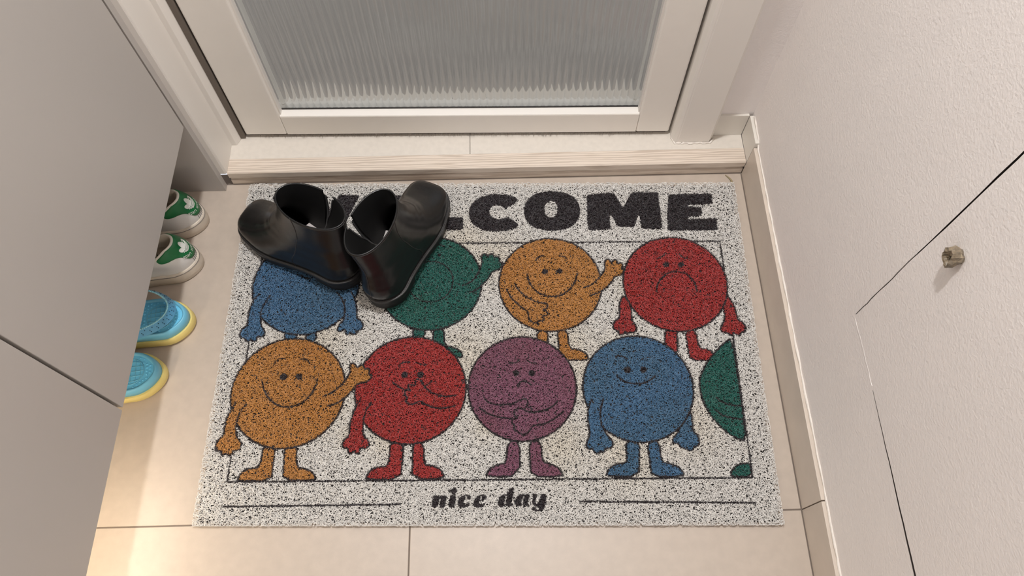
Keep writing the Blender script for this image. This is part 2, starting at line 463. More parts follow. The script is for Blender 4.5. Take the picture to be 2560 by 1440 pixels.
# ------------------------------------------------------------------ doormat: printed coil pile
# print, in millimetres on the mat (origin at its centre, x right, y towards the door)
ART = [
 ('line',2.4,'-406.4,181.1 -59.1,180.2 410.4,182.9 412.5,-235.7 -407.5,-240.8 -406.4,181.1'),
 ('fill','blue',1,'-348.9,8.9 -328.1,6.5 -326.8,-4.8 -347.2,-4.7'),
 ('fill','blue',1,'-312.5,5.7 -294.7,10.2 -294.1,-7.9 -310.3,-7.8'),
 ('disc','blue',-322.7,97.7,92.7,1),
 ('fill','blue',0,'-401.3,81.1 -408.2,74 -413.9,58.3 -415.5,39.6 -413.8,22.7 -421.4,16.6 -424.9,6.8 -422.5,0.7 -415.3,-0.8 -412.4,-6.1 -407.4,-6.8 -404.5,-2.3 -401,-6.8 -395.5,-6.1 -394,2.9 -386.6,0.6 -381.7,5.9 -384.1,13.5 -391.1,22.7 -393.9,38 -394.2,50.4 -390.9,62.9 -382.7,77.1'),
 ('line',2.6,'-401.3,81.1 -408.2,74 -413.9,58.3 -415.5,39.6 -413.8,22.7 -421.4,16.6 -424.9,6.8 -422.5,0.7 -415.3,-0.8 -412.4,-6.1 -407.4,-6.8 -404.5,-2.3 -401,-6.8 -395.5,-6.1 -394,2.9 -386.6,0.6 -381.7,5.9 -384.1,13.5 -391.1,22.7 -393.9,38 -394.2,50.4 -390.9,62.9 -382.7,77.1'),
 ('fill','blue',0,'-267.1,83.9 -258.2,73.6 -251.8,59.4 -250,47 -250.8,33 -256.5,25.4 -260,17.8 -259.5,11.7 -255.1,10.1 -248.4,14.7 -245.5,13.2 -245.6,6.3 -240.4,4.1 -237.4,10.1 -235,6.3 -226.5,6.3 -225.7,13.1 -218.7,14.6 -216.2,22.2 -220.8,31.4 -229,36.1 -229.9,54.7 -235,72 -241.8,83.9'),
 ('line',2.6,'-267.1,83.9 -258.2,73.6 -251.8,59.4 -250,47 -250.8,33 -256.5,25.4 -260,17.8 -259.5,11.7 -255.1,10.1 -248.4,14.7 -245.5,13.2 -245.6,6.3 -240.4,4.1 -237.4,10.1 -235,6.3 -226.5,6.3 -225.7,13.1 -218.7,14.6 -216.2,22.2 -220.8,31.4 -229,36.1 -229.9,54.7 -235,72 -241.8,83.9'),
 ('line',2.6,'-333.9,117.1 -326,112.2 -315.7,110.9 -304.5,115.4'),
 ('fill','green',1,'-131.7,17.4 -110.5,17.4 -110.5,-0.8 -130.8,-0.7'),
 ('fill','green',1,'-97.2,16.4 -78.6,17.3 -76.7,-15.3 -65.2,-17.4 -53.3,-21.6 -47.3,-27.8 -44.5,-37 -69.6,-37 -95.6,-13.4'),
 ('disc','green',-105.0,102.5,89.8,1),
 ('ring',-105.4,104.6,39.5,2.4),
 ('fill','green',0,'-48.9,96.9 -37.6,100.8 -29,108.5 -22.3,121.1 -17.2,132.9 -15.6,142.7 -17.5,152.7 -14.9,157.7 -9.6,159.7 -5.1,151.7 -2.5,156.6 2.8,159.6 5.6,151.6 10,153.6 16.2,150.6 14.9,141.7 20.7,140.7 19.8,134.7 14.6,127.9 2.3,124 -2.8,111.3 -13.2,99.7 -23.4,89.2 -35.5,83.5'),
 ('line',2.6,'-48.9,96.9 -37.6,100.8 -29,108.5 -22.3,121.1 -17.2,132.9 -15.6,142.7 -17.5,152.7 -14.9,157.7 -9.6,159.7 -5.1,151.7 -2.5,156.6 2.8,159.6 5.6,151.6 10,153.6 16.2,150.6 14.9,141.7 20.7,140.7 19.8,134.7 14.6,127.9 2.3,124 -2.8,111.3 -13.2,99.7 -23.4,89.2 -35.5,83.5'),
 ('disc','black',-91.8,156.3,3.6,0),
 ('disc','black',-111.7,156.3,3.6,0),
 ('line',2,'-96.5,177 -89.3,176.6 -83,173.9'),
 ('fill','orange',1,'79.8,12.6 98.3,12.6 97.6,-21 79.3,-21'),
 ('fill','orange',1,'114.1,12.6 131.1,13.7 132.9,-19.9 146.7,-22.4 158.8,-27.1 163.6,-34.2 164.8,-42 117.1,-41.9 115.7,-11.6'),
 ('disc','orange',104.3,99.5,89.7,1),
 ('line',2.6,'42.1,100.2 47.8,88.7 58.2,77.2 71.9,68.3 85.6,63.3 97.1,61.5 99.7,57 95.7,52 90,49.5 96.8,47.5 98.5,42 95.4,38.3 88.6,38.4 91.9,33.4 89.6,28.5 83.9,31 80.4,26.1 74.8,25.3 66.9,31 64.7,40.9 65.9,45.8 51.1,57.1 38.5,69.7 31.6,79.8 28.1,89.3'),
 ('fill','orange',0,'162.6,91.7 174.4,96 186.5,106.3 195.2,116.6 201.7,128.3 201.2,141.5 205.1,148.1 210.9,146.2 212.8,137.5 216.7,145.4 222.7,146.2 224,136.7 229.5,141.4 233.2,137.4 231.7,128.3 234.5,127.7 232.8,120.4 229,114.7 217.7,114 210.7,101.1 199.6,89.6 187.6,82 173.6,76.9'),
 ('line',2.6,'162.6,91.7 174.4,96 186.5,106.3 195.2,116.6 201.7,128.3 201.2,141.5 205.1,148.1 210.9,146.2 212.8,137.5 216.7,145.4 222.7,146.2 224,136.7 229.5,141.4 233.2,137.4 231.7,128.3 234.5,127.7 232.8,120.4 229,114.7 217.7,114 210.7,101.1 199.6,89.6 187.6,82 173.6,76.9'),
 ('disc','black',95.5,123.4,5.4,0),
 ('disc','black',121.1,123.9,5.4,0),
 ('line',2,'79.2,144.5 83.6,151.1 89.5,154.5 95.5,154.5'),
 ('line',2,'120.3,154.4 126.2,154.4 132,150.9 135,147'),
 ('line',2.6,'64.3,118.3 66.5,105.3 72.2,93.7 81.3,83.5 95.1,76.4 108.9,74.6 122.8,77.1 137,87.2 146.7,100 152.1,119.3'),
 ('fill','red',1,'231.4,79.3 223.5,64.2 221.5,49.2 221.7,34.3 212.2,28.2 209,19.6 211.3,12.3 217.6,11.8 218.7,3.8 225.5,3.8 229.2,9.8 233.3,3.8 237,8.6 243.7,7.4 249.6,11 249.1,19.5 241.9,30.6 242.3,46.6 241.6,59.1'),
 ('fill','red',1,'409.1,78.8 416.8,66.2 421.8,51.1 422,31.3 432.1,25.2 435.5,16.6 432.2,8.1 426.5,8.1 423.3,0.9 416.9,3.3 413,8.2 408.7,0.9 403.7,5.8 395.9,7 391.5,11.9 394.1,20.4 401.1,31.4 402,48.7 399.5,56.2'),
 ('fill','red',1,'297.3,13.3 317.5,12 316.6,-9.7 313.9,-31 295.6,-31 295.3,-9.6'),
 ('fill','red',1,'331,12 349.2,13.2 351.2,-21.7 367.8,-22.9 375.8,-31.2 374.5,-43 334.6,-42.4 332.7,-21.6'),
 ('disc','red',322.3,100.1,90.7,1),
 ('disc','black',310.3,136.4,5.4,0),
 ('disc','black',336.1,136.4,5.4,0),
 ('line',2,'294.8,148.6 302.1,150.5 307.1,154.4 309.4,158.4'),
 ('line',2,'334.6,157.6 338.8,151.7 344.4,149 349.6,148.5'),
 ('line',2.6,'288.4,84.2 290.4,94.4 296,106 306.2,116.3 318.4,122.3 330.2,123.3 341.5,119.6 352.2,109.7 357.9,96.8 358.9,84'),
 ('fill','orange',1,'-358.4,-181.4 -339.1,-183.7 -339.2,-217.9 -339.3,-239.1 -392.5,-239.7 -390.4,-231.2 -383.7,-223.4 -372.9,-219.6 -360,-218.3 -357.8,-186'),
 ('fill','orange',1,'-324.4,-181.4 -305.4,-181.5 -302.4,-218.4 -289.1,-219.8 -277.2,-224.7 -272,-231.5 -269.6,-238.6 -321.1,-238.9 -322.7,-213.4'),
 ('fill','red',1,'-157,-179.5 -136.3,-180.7 -136,-204.7 -136.7,-237.3 -192.6,-237.2 -189.8,-229.4 -183.6,-221.6 -173.7,-217.8 -158.6,-217.1 -156.8,-200.1'),
 ('fill','red',1,'-121.3,-180.7 -103.5,-179.6 -101.8,-215 -90,-216.1 -78.5,-219.5 -71.4,-227.4 -68.8,-236.3 -119.4,-237.3 -120,-204.8'),
 ('disc','red',-129.8,-90.8,91.4,1),
 ('disc','orange',-329.9,-95.5,93.5,1),
 ('fill','orange',0,'-413,-112.6 -420.1,-127.1 -425.7,-143.8 -424.3,-167.3 -432.4,-174.2 -435.5,-183.5 -432.8,-192.7 -425,-191.6 -421.7,-200.7 -416.4,-195.5 -412.3,-199.6 -406.8,-198.5 -405.5,-191.6 -396.4,-191.6 -393.5,-183.6 -396.3,-176.6 -404.5,-168.5 -406.8,-153.3 -407.1,-143.8 -403.7,-127.1 -396,-116.3'),
 ('line',2.6,'-413,-112.6 -420.1,-127.1 -425.7,-143.8 -424.3,-167.3 -432.4,-174.2 -435.5,-183.5 -432.8,-192.7 -425,-191.6 -421.7,-200.7 -416.4,-195.5 -412.3,-199.6 -406.8,-198.5 -405.5,-191.6 -396.4,-191.6 -393.5,-183.6 -396.3,-176.6 -404.5,-168.5 -406.8,-153.3 -407.1,-143.8 -403.7,-127.1 -396,-116.3'),
 ('fill','orange',0,'-271.7,-103.2 -260.4,-98.4 -247.3,-87.4 -240.8,-80 -234.7,-68.8 -230.8,-58.8 -233.9,-51.2 -230.8,-45.7 -224.7,-46.2 -220.3,-55.1 -216.1,-48.8 -210.1,-48.8 -208.2,-57.6 -202.5,-53.8 -199.2,-58.9 -200.4,-65.1 -195.5,-66.4 -196.2,-72.6 -202.9,-78.8 -217,-80.8 -225.4,-93.6 -236.1,-105.8 -249.3,-115.4 -263,-119'),
 ('line',2.6,'-271.7,-103.2 -260.4,-98.4 -247.3,-87.4 -240.8,-80 -234.7,-68.8 -230.8,-58.8 -233.9,-51.2 -230.8,-45.7 -224.7,-46.2 -220.3,-55.1 -216.1,-48.8 -210.1,-48.8 -208.2,-57.6 -202.5,-53.8 -199.2,-58.9 -200.4,-65.1 -195.5,-66.4 -196.2,-72.6 -202.9,-78.8 -217,-80.8 -225.4,-93.6 -236.1,-105.8 -249.3,-115.4 -263,-119'),
 ('disc','black',-341.6,-69.1,6.0,0),
 ('disc','black',-315.1,-69.1,5.7,0),
 ('line',2,'-358.7,-47.2 -356.4,-40.8 -350.8,-37.5 -341.1,-38.3'),
 ('line',2,'-317,-38.4 -309.8,-37.6 -303.4,-41.5 -300.4,-46'),
 ('line',2.6,'-375.9,-74.7 -372.5,-87.1 -365.2,-100.6 -355.5,-111.6 -342.8,-118.8 -328.4,-121.3 -314.6,-118.9 -301.4,-111.7 -292.1,-99.5 -286.5,-86 -283.8,-73.7'),
 ('fill','red',0,'-210,-108.3 -217.2,-120.3 -222.5,-139.5 -224.1,-156 -223.4,-168.9 -232.1,-174.7 -234,-183.9 -230.8,-188.5 -224.5,-187.4 -222.9,-195.4 -217.4,-197.3 -214,-192 -210.7,-196.6 -205,-196.6 -203.9,-187.4 -194.1,-189.1 -190,-182.9 -193,-174.8 -200.3,-168.9 -202.7,-153.7 -202.7,-139.5 -199.2,-125.2 -191.9,-113.1'),
 ('line',2.6,'-210,-108.3 -217.2,-120.3 -222.5,-139.5 -224.1,-156 -223.4,-168.9 -232.1,-174.7 -234,-183.9 -230.8,-188.5 -224.5,-187.4 -222.9,-195.4 -217.4,-197.3 -214,-192 -210.7,-196.6 -205,-196.6 -203.9,-187.4 -194.1,-189.1 -190,-182.9 -193,-174.8 -200.3,-168.9 -202.7,-153.7 -202.7,-139.5 -199.2,-125.2 -191.9,-113.1'),
 ('disc','black',-140.6,-66.6,5.8,0),
 ('disc','black',-114.4,-66.2,5.9,0),
 ('line',2,'-151.7,-50.9 -148.2,-47 -142.6,-44.4 -134.3,-43.5'),
 ('line',2,'-122.6,-44.8 -117.4,-47.5 -111.5,-49.2 -105.3,-48.8'),
 ('line',2.6,'-158.6,-80.3 -149.9,-86.7 -141.5,-91.4 -137.3,-92.7'),
 ('line',2.6,'-53.9,-101.4 -63.2,-103.2 -73.8,-103.5 -86.2,-100.9 -95.3,-97.1 -103.8,-90.2 -108.2,-84.3 -113.6,-75.7 -118.6,-73.5 -122.6,-75.7 -122.1,-85.9 -125.5,-84.2 -132.9,-83.4 -134.9,-85.1 -132.5,-90.2 -128.6,-94 -134.1,-91.9 -138.5,-93.6 -139,-98.7 -136.7,-103.7 -132.9,-105.8 -136.8,-107.9 -136.6,-111.3 -132.7,-115.9 -127.8,-117.2 -120.6,-114.7 -112.6,-111.4 -105.9,-115.6 -95.9,-120.6 -85.3,-123.1 -73.1,-123.6 -63.5,-121.5 -55.8,-119'),
 ('line',2.6,'-105.7,-85.6 -100.1,-81.7 -94.6,-77'),
 ('fill','purple',1,'29.9,-177.6 50.1,-177.6 48.7,-233.2 -3.6,-233.8 -1,-224.2 6.9,-217.5 17,-214.1 28.4,-213'),
 ('fill','purple',1,'63.9,-178.8 83,-176.5 84.4,-210.9 96.4,-213.1 108.7,-218.8 114.2,-226.7 117.4,-233.4 66.7,-233.9 65.2,-205.1'),
 ('disc','purple',54.1,-88.9,89.0,1),
 ('line',2,'33.4,-46.3 40.1,-46.8 46.2,-44.3 48.6,-40.5'),
 ('line',2,'61.8,-40.5 65.4,-44.9 71.4,-46.9 78.6,-46.9'),
 ('disc','black',43.7,-64.0,5.5,0),
 ('disc','black',69.9,-64.0,5.5,0),
 ('line',2.6,'45.3,-86.3 48.4,-81.4 55.5,-77.4 62.6,-79.4 68,-83.9'),
 ('line',2.6,'-9.5,-105.8 -3.5,-112.4 7.1,-117.2 23.6,-118.9 40,-116.1 49.4,-110.1 58.8,-107.2 63.5,-111.3 61,-121 66.9,-122.2 69.9,-125.8 67.9,-130.6'),
 ('line',2.6,'-15.8,-122.7 -6.8,-130.4 7.3,-136.4 23.6,-140 37.6,-141.2'),
 ('line',2.6,'111.6,-111.4 103.2,-121 91.4,-127 77.3,-130.1 63.3,-131 55.2,-124.5 44.6,-123.8 39.9,-129.3 42.2,-137.7 45.7,-138.9 36.4,-143.6 37.6,-149.5 41,-150.7 39.9,-158.9 45.6,-161.3 50.2,-166 58.3,-167.2 65.3,-161.3 70,-152.4 83.9,-150.8 97.9,-146.1 112.1,-136.6 120.5,-128.8'),
 ('fill','blue',1,'217.8,-178 239.6,-178 238,-205.5 235.1,-233.6 183.8,-233.5 186.5,-224.6 193.7,-217.8 203,-214 216.7,-212.7 218.6,-200.9'),
 ('fill','blue',1,'252.1,-179.2 271.3,-176.9 272.3,-211.2 284.6,-213.5 297.8,-218.1 303.9,-224.8 305.8,-233.7 254.6,-234.3 254.3,-210.1'),
 ('fill','blue',1,'322.8,-126.3 326.9,-131.1 327.8,-145.4 326.1,-161.9 333.6,-167.7 335.9,-178.2 332.8,-186.3 325.9,-186.3 322.9,-193.8 315.1,-192 311.9,-189.7 305.1,-188.5 302.4,-181.6 293.3,-180.4 292.7,-174.6 300.3,-166.5 305.6,-159.5 312,-140.6'),
 ('disc','blue',244.2,-89.5,90.6,1),
 ('fill','blue',0,'167,-109.1 161.7,-121.2 159.2,-135.5 159.9,-152.1 162,-167.4 155.7,-179 155.4,-187.1 158.6,-191.2 164.4,-189.4 167.5,-196.2 173.1,-198.5 176.8,-194 183.5,-196.3 186.2,-188.3 194.2,-189.4 198,-182.5 196.1,-175.6 187.4,-166.3 182.2,-154.5 179.4,-142.7 180.2,-126 185.8,-109.1'),
 ('line',2.6,'167,-109.1 161.7,-121.2 159.2,-135.5 159.9,-152.1 162,-167.4 155.7,-179 155.4,-187.1 158.6,-191.2 164.4,-189.4 167.5,-196.2 173.1,-198.5 176.8,-194 183.5,-196.3 186.2,-188.3 194.2,-189.4 198,-182.5 196.1,-175.6 187.4,-166.3 182.2,-154.5 179.4,-142.7 180.2,-126 185.8,-109.1'),
 ('line',2,'210.6,-35.8 216.2,-34 223.4,-35.1 229.2,-38.9'),
 ('line',2,'252.3,-41.5 256.9,-38 263,-36.4 269.1,-36.5'),
 ('disc','black',228.6,-58.4,6.0,0),
 ('disc','black',255.4,-58.4,5.5,0),
 ('line',2.6,'210.5,-68.6 216.1,-74.8 227.6,-81.1 241.7,-83.1 256.1,-81.1 267.2,-75.5 274.4,-68.8'),
 ('fill','green',1,'409.5,-1.5 392.3,-13.1 375.8,-29.8 361.9,-46.3 351.8,-62.7 346.9,-75.1 345.6,-87.5 346.4,-102.2 350.4,-119.2 357.9,-136 370.9,-153.8 385.4,-167.9 398.3,-174.9 410.5,-178.4 411.1,-121 410.7,-77.8'),
 ('line',2.6,'370.5,-107.1 380.2,-114.9 393.7,-119.3 411.1,-121'),
 ('line',2.6,'364.9,-125.2 373.3,-133.6 386.5,-139.6 409.3,-143.2'),
 ('fill','green',1,'378.4,-234.3 381.1,-225 388.4,-217.1 397.8,-214.2 412.7,-213.1 412.6,-234.4'),
 ('fill','black',0,'-406.5,279.9 -357,279.7 -339.9,239.6 -334.7,277.9 -305.2,277.8 -291.8,239.5 -283.5,282.9 -243.5,281.1 -253.7,254.6 -266.3,215.2 -304.7,208.7 -318.5,243.8 -324.9,208.7 -372.6,208.9'),
 ('fill','black',0,'-239,280.2 -162.3,281.7 -158.8,258.5 -200.5,257 -200.1,251.9 -174.4,251 -173.4,234.9 -198.8,234.2 -198.6,230 -155.8,231.5 -154.4,207.4 -233,206.8'),
 ('fill','black',0,'-152.7,280.8 -111.4,281.5 -108.5,232.2 -51.9,234.6 -50.4,207.1 -147.1,205.7'),
 ('fill','black',0,'50.4,268.7 42.6,276.8 27.9,282 10.6,283.5 -11.5,281.2 -29.8,271.3 -40.4,255.6 -42,238.7 -36.1,222 -22.6,209.5 -5.7,204 13.6,203.4 30.4,205.2 42.4,209.3 51.6,217.6 38.8,227.3 29.1,235.2 21.9,231.6 11,229.4 1.2,234.4 -4.4,244.2 -2.6,252.7 4.7,258.9 14.5,259.2 21.8,254 25.5,249.8'),
 ('fill','black',0,'162.2,246.3 160.7,235.1 156.9,226.2 151.2,218.7 143.5,212.7 134.2,208.3 123.3,205.6 109.7,204.7 96.1,205.7 85.3,208.4 76.2,212.9 68.8,218.9 63.4,226.4 60.1,235.4 59.1,246.6 60.3,257.9 63.8,267 69.4,274.7 77.1,280.9 86.5,285.5 97.7,288.3 111.7,289.2 125.6,288.2 136.6,285.4 145.9,280.7 153.2,274.4 158.5,266.7 161.5,257.6'),
 ('fill','white',0,'120.7,250.1 119.5,242 116.4,236.5 111.8,233.6 105.5,233.6 101,236.6 98.2,242 97.3,250.1 98.5,258.3 101.6,263.8 106.3,266.8 112.6,266.7 117.1,263.8 119.9,258.2'),
 ('fill','black',0,'175.5,282.1 222.4,285.7 227.2,283.4 241.3,253.4 258.1,285.3 264.3,287 308.6,286 308.5,261.7 309.8,208.6 272.1,208.7 269.2,235 266.7,233.6 259.2,212.8 230.2,212.1 217.2,238 215.8,233.8 216,207.5 177,206.2 174,220'),
 ('fill','black',0,'326.6,281.7 406.8,283.7 405.8,260 360,258.1 362.1,255.3 385.2,254.4 383.8,234.7 359.9,233.4 357.5,228.4 410,231 408.8,205.5 318.1,204.4 320.5,239.1'),
 ('fill','black',0,'-86.6,-263.6 -83,-261.5 -76.6,-261.5 -75.5,-263.6 -72.4,-261.5 -67.1,-261.5 -64.3,-264.1 -64.7,-269.3 -66.9,-280.6 -75.9,-281.1 -73.3,-266.2 -74.9,-265.2 -78.5,-281.6 -85.4,-280.1 -87.6,-277 -85,-264.1'),
 ('fill','black',0,'-59.6,-263.6 -57.5,-261 -48.5,-261.1 -51.7,-279.6 -60.1,-280.6 -61.2,-277.6 -59,-264.2'),
 ('disc','black',-53.5,-255.3,5.0,0),
 ('fill','black',0,'-26.1,-264.2 -29.9,-260.6 -37.4,-260.6 -43.6,-264.2 -47.2,-270.4 -47,-276.6 -43.2,-280.2 -36.9,-280.7 -30.6,-279.2 -26.5,-274.5 -29.6,-273.5 -33.8,-275.6 -37,-274.5 -37.1,-269.4 -35.2,-263.2 -33.1,-262.6 -32.4,-267.3 -27.6,-268.4'),
 ('fill','black',0,'-1.8,-263.7 -5,-260.6 -11.9,-260.6 -19.3,-264.2 -23.3,-271.5 -23.2,-277.6 -18.9,-280.5 -12.6,-280.7 -6.3,-278.7 -2.2,-271.5 -4.8,-272.5 -9.5,-275.6 -13.3,-274.6 -13.3,-271.5 -6.5,-269.4 -2.3,-266.3'),
 ('fill','white',0,'-12.8,-269.4 -11.3,-263.2 -9.5,-262.5 -10.2,-267.4'),
 ('fill','black',0,'29.5,-260.2 23.1,-260.7 17.9,-264.3 14.7,-271.5 14.8,-276.7 17.9,-279.8 25.3,-279.3 28.5,-276.7 29.5,-279.3 38,-278.8 38.5,-274.7 35.9,-273.6 40.7,-251.9 38,-250.3 29.5,-252.9 31.6,-255'),
 ('fill','white',0,'23.7,-275.7 26.9,-263.3 29.2,-262.6 26.2,-275.2'),
 ('fill','black',0,'52.9,-259.7 46.5,-261.8 42.2,-267.5 40.6,-274.7 43.2,-278.8 48.5,-279.3 53.8,-276.8 54.8,-279.3 62.2,-279.3 63.3,-275.7 60.7,-274.2 65.1,-260.2 58.2,-260.7'),
 ('fill','white',0,'51.2,-275.2 53.4,-263.3 55.7,-262.1 53.5,-274.7'),
 ('fill','black',0,'67.2,-260.2 75.2,-259.7 76.2,-260.8 72.9,-270.6 74.4,-274.7 77.1,-273.7 82.1,-259.8 91.1,-259.8 88,-280.9 84.3,-285 75.8,-286.5 68.5,-285.5 65.9,-282.4 68.5,-279.3 72.8,-279.4 73.2,-282.9 76.9,-284.5 80.1,-279.4 74.9,-279.4 69.1,-277.3 67.6,-271.6 69.3,-263.4'),
 ('line',2.6,'-408.3,-278.3 -135.2,-275.3'),
 ('line',2.6,'141.4,-271.6 411.6,-273.9'),
]
MW, MH = 0.900, 0.611
PAL = {'white': (218, 214, 208), 'black': (38, 30, 34), 'orange': (180, 124, 62), 'red': (158, 44, 42), 'blue': (68, 106, 140),
       'green': (28, 92, 82), 'purple': (128, 80, 100)}
NAMES = list(PAL); IDX = {k: i for i, k in enumerate(NAMES)}
RES = 0.6                                   # raster cell in mm
RW, RH = int(MW * 1000 / RES) + 1, int(MH * 1000 / RES) + 1
img = np.full((RH, RW), IDX['white'], np.uint8)
gx = -MW * 500 + (np.arange(RW) + 0.5) * RES
gy = -MH * 500 + (np.arange(RH) + 0.5) * RES
def win(x0, x1, y0, y1):
    return (slice(max(0, int((y0 + MH * 500) / RES)), min(RH, int((y1 + MH * 500) / RES) + 2)),
            slice(max(0, int((x0 + MW * 500) / RES)), min(RW, int((x1 + MW * 500) / RES) + 2)))
def rnd(P, closed, it=1, k=0.25):
    """corner-cutting so that hand-drawn lines curve"""
    P = np.array(P)
    for _ in range(it):
        Q = np.roll(P, -1, 0) if closed else P[1:]
        A = P if closed else P[:-1]
        N = np.stack([A * (1 - k) + Q * k, A * k + Q * (1 - k)], 1).reshape(-1, 2)
        P = N if closed else np.vstack([P[:1], N, P[-1:]])
    return P
def fill(P, c):
    w = win(P[:, 0].min(), P[:, 0].max(), P[:, 1].min(), P[:, 1].max())
    X, Y = np.meshgrid(gx[w[1]], gy[w[0]]); ins = np.zeros(X.shape, bool)
    for (ax, ay), (bx, by) in zip(P, np.roll(P, -1, 0)):
        if ay == by: continue
        ins ^= ((ay > Y) != (by > Y)) & (X < (bx - ax) * (Y - ay) / (by - ay) + ax)
    img[w][ins] = c
def stroke(P, wd, closed=False, c=None):
    c = IDX['black'] if c is None else c
    Q = np.roll(P, -1, 0) if closed else P[1:]
    for a, b in zip(P if closed else P[:-1], Q):
        h = wd / 2
        w = win(min(a[0], b[0]) - h, max(a[0], b[0]) + h, min(a[1], b[1]) - h, max(a[1], b[1]) + h)
        X, Y = np.meshgrid(gx[w[1]], gy[w[0]])
        d = b - a; L2 = max(1e-9, (d ** 2).sum())
        t = np.clip(((X - a[0]) * d[0] + (Y - a[1]) * d[1]) / L2, 0, 1)
        img[w][(X - a[0] - t * d[0]) ** 2 + (Y - a[1] - t * d[1]) ** 2 <= h * h] = c
def circ(x, y, r):
    t = np.linspace(0, 2 * PI, 72, endpoint=False)
    return np.stack([x + r * np.cos(t), y + r * np.sin(t)], 1)
def parse(s): return np.array([[float(q) for q in p.split(',')] for p in s.split()])
for o in ART:
    if o[0] == 'fill':
        P = parse(o[3]); P = rnd(P, True, 1, 0.07 if (P[:, 1].min() > 195 and len(P) < 24) else 0.25)     # capitals keep their corners
        fill(P, IDX[o[1]])
        if o[2]: stroke(P, 3.1, True)
    elif o[0] == 'line':
        P = parse(o[2]); stroke(rnd(P, False) if len(P) > 2 and len(P) != 6 else P, o[1] + 0.5)
    elif o[0] == 'disc':
        P = circ(*o[2:5]); fill(P, IDX[o[1]])
        if o[5]: stroke(P, 3.2, True)
    elif o[0] == 'ring':
        stroke(circ(*o[1:4]), o[4], True)

dm = empty('doormat', (0, 0, 0), -0.0234)
tag(dm, 'white coil doormat printed with WELCOME, nice day and round coloured figures', 'doormat')
M['backing'] = mat('mat_backing', lin(62, 58, 57), 0.9, bump=0.4, bscale=500)  # dark base colour stands in for shade down between the strands
e = 0.004
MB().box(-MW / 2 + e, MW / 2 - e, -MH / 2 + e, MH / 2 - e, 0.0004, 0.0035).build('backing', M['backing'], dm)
# coil strands: short loops of extruded plastic thread, each coloured by the print under it
NP = 5
GXN, GYN = 470, 319
jx, jy = np.meshgrid(np.arange(GXN), np.arange(GYN)); NA = GXN * GYN
cx = ((jx.ravel() + rng.uniform(-0.75, 1.75, NA)) / GXN - 0.5) * (MW + 0.003); cy = ((jy.ravel() + rng.uniform(-0.75, 1.75, NA)) / GYN - 0.5) * (MH + 0.003)
rad = rng.uniform(0.0018, 0.0046, NA); a0 = rng.uniform(0, 2 * PI, NA); span = rng.uniform(1.3, 3.2, NA) * np.sign(rng.uniform(-1, 1, NA))
asp = rng.uniform(0.6, 1.0, NA); rot = rng.uniform(0, PI, NA)
t = np.linspace(0, 1, NP)[None, :]
ang = a0[:, None] + span[:, None] * t
px = rad[:, None] * np.cos(ang); py = (rad * asp)[:, None] * np.sin(ang)
X = cx[:, None] + px * np.cos(rot)[:, None] - py * np.sin(rot)[:, None]
Y = cy[:, None] + px * np.sin(rot)[:, None] + py * np.cos(rot)[:, None]
Y += 0.0006 * np.sin(cx * 90)[:, None]
zc = rng.uniform(0.0062, 0.0098, NA)
Z = zc[:, None] + (rng.uniform(0.0006, 0.0026, NA))[:, None] * np.sin(ang + rng.uniform(0, 6.3, NA)[:, None])
X = np.clip(X, -MW / 2 - 0.0012, MW / 2 + 0.0012); Y = np.clip(Y, -MH / 2 - 0.0012, MH / 2 + 0.0012)
P = np.stack([X, Y, Z], 2)
T = np.gradient(P, axis=1); T /= np.linalg.norm(T, axis=2, keepdims=True) + 1e-12
U = np.stack([-T[..., 1], T[..., 0], np.zeros_like(X)], 2); U /= np.linalg.norm(U, axis=2, keepdims=True) + 1e-9
hw = rng.uniform(0.00040, 0.00055, NA)[:, None, None]
V = np.stack([P - U * hw - [0, 0, 0.0003], P + [0, 0, 0.00025], P + U * hw - [0, 0, 0.0003]], 2)     # NA,NP,3,3
ix = np.clip(((X * 1000 + MW * 500) / RES).astype(int), 0, RW - 1); iy = np.clip(((Y * 1000 + MH * 500) / RES).astype(int), 0, RH - 1)
pal = np.array([lin(*PAL[k]) for k in NAMES], np.float32)
colr = pal[img[iy, ix]]
colr[..., :3] *= rng.uniform(0.86, 1.12, NA)[:, None, None]
soil = np.zeros(NA)                                # worn-in dust, heaviest where people step
for sx, sy, sr in zip(rng.uniform(-0.36, 0.36, 30), rng.uniform(-0.22, 0.2, 30), rng.uniform(0.02, 0.06, 30)):
    soil = np.maximum(soil, np.exp(-((cx - sx) ** 2 + (cy - sy) ** 2) / sr ** 2))
colr[..., :3] *= 1 - soil[:, None, None] * np.array([0.05, 0.09, 0.17])
colr = np.repeat(colr[:, :, None, :], 3, 2).reshape(-1, 4)
base = (np.arange(NA) * NP * 3)[:, None, None] + (np.arange(NP - 1) * 3)[None, :, None]
q = np.concatenate([base + np.array([0, 1, 4, 3])[None, None, :], base + np.array([1, 2, 5, 4])[None, None, :]], 2).reshape(-1, 4)
me = bpy.data.meshes.new('coil_pile')
nv, nf = NA * NP * 3, len(q)
me.vertices.add(nv); me.loops.add(nf * 4); me.polygons.add(nf)
me.vertices.foreach_set('co', V.reshape(-1).astype(np.float32))
me.loops.foreach_set('vertex_index', q.reshape(-1).astype(np.int32))
me.polygons.foreach_set('loop_start', (np.arange(nf) * 4).astype(np.int32))
me.polygons.foreach_set('use_smooth', np.ones(nf, bool))
me.update(calc_edges=True)
ca = me.color_attributes.new('print', 'FLOAT_COLOR', 'POINT')
ca.data.foreach_set('color', colr.reshape(-1).astype(np.float32))
pm = bpy.data.materials.new('printed_coil_plastic'); pm.use_nodes = True
nt = pm.node_tree; b_ = nt.nodes['Principled BSDF']; b_.inputs['Roughness'].default_value = 0.42
at = nt.nodes.new('ShaderNodeAttribute'); at.attribute_name = 'print'
nt.links.new(at.outputs['Color'], b_.inputs['Base Color'])
me.materials.append(pm)
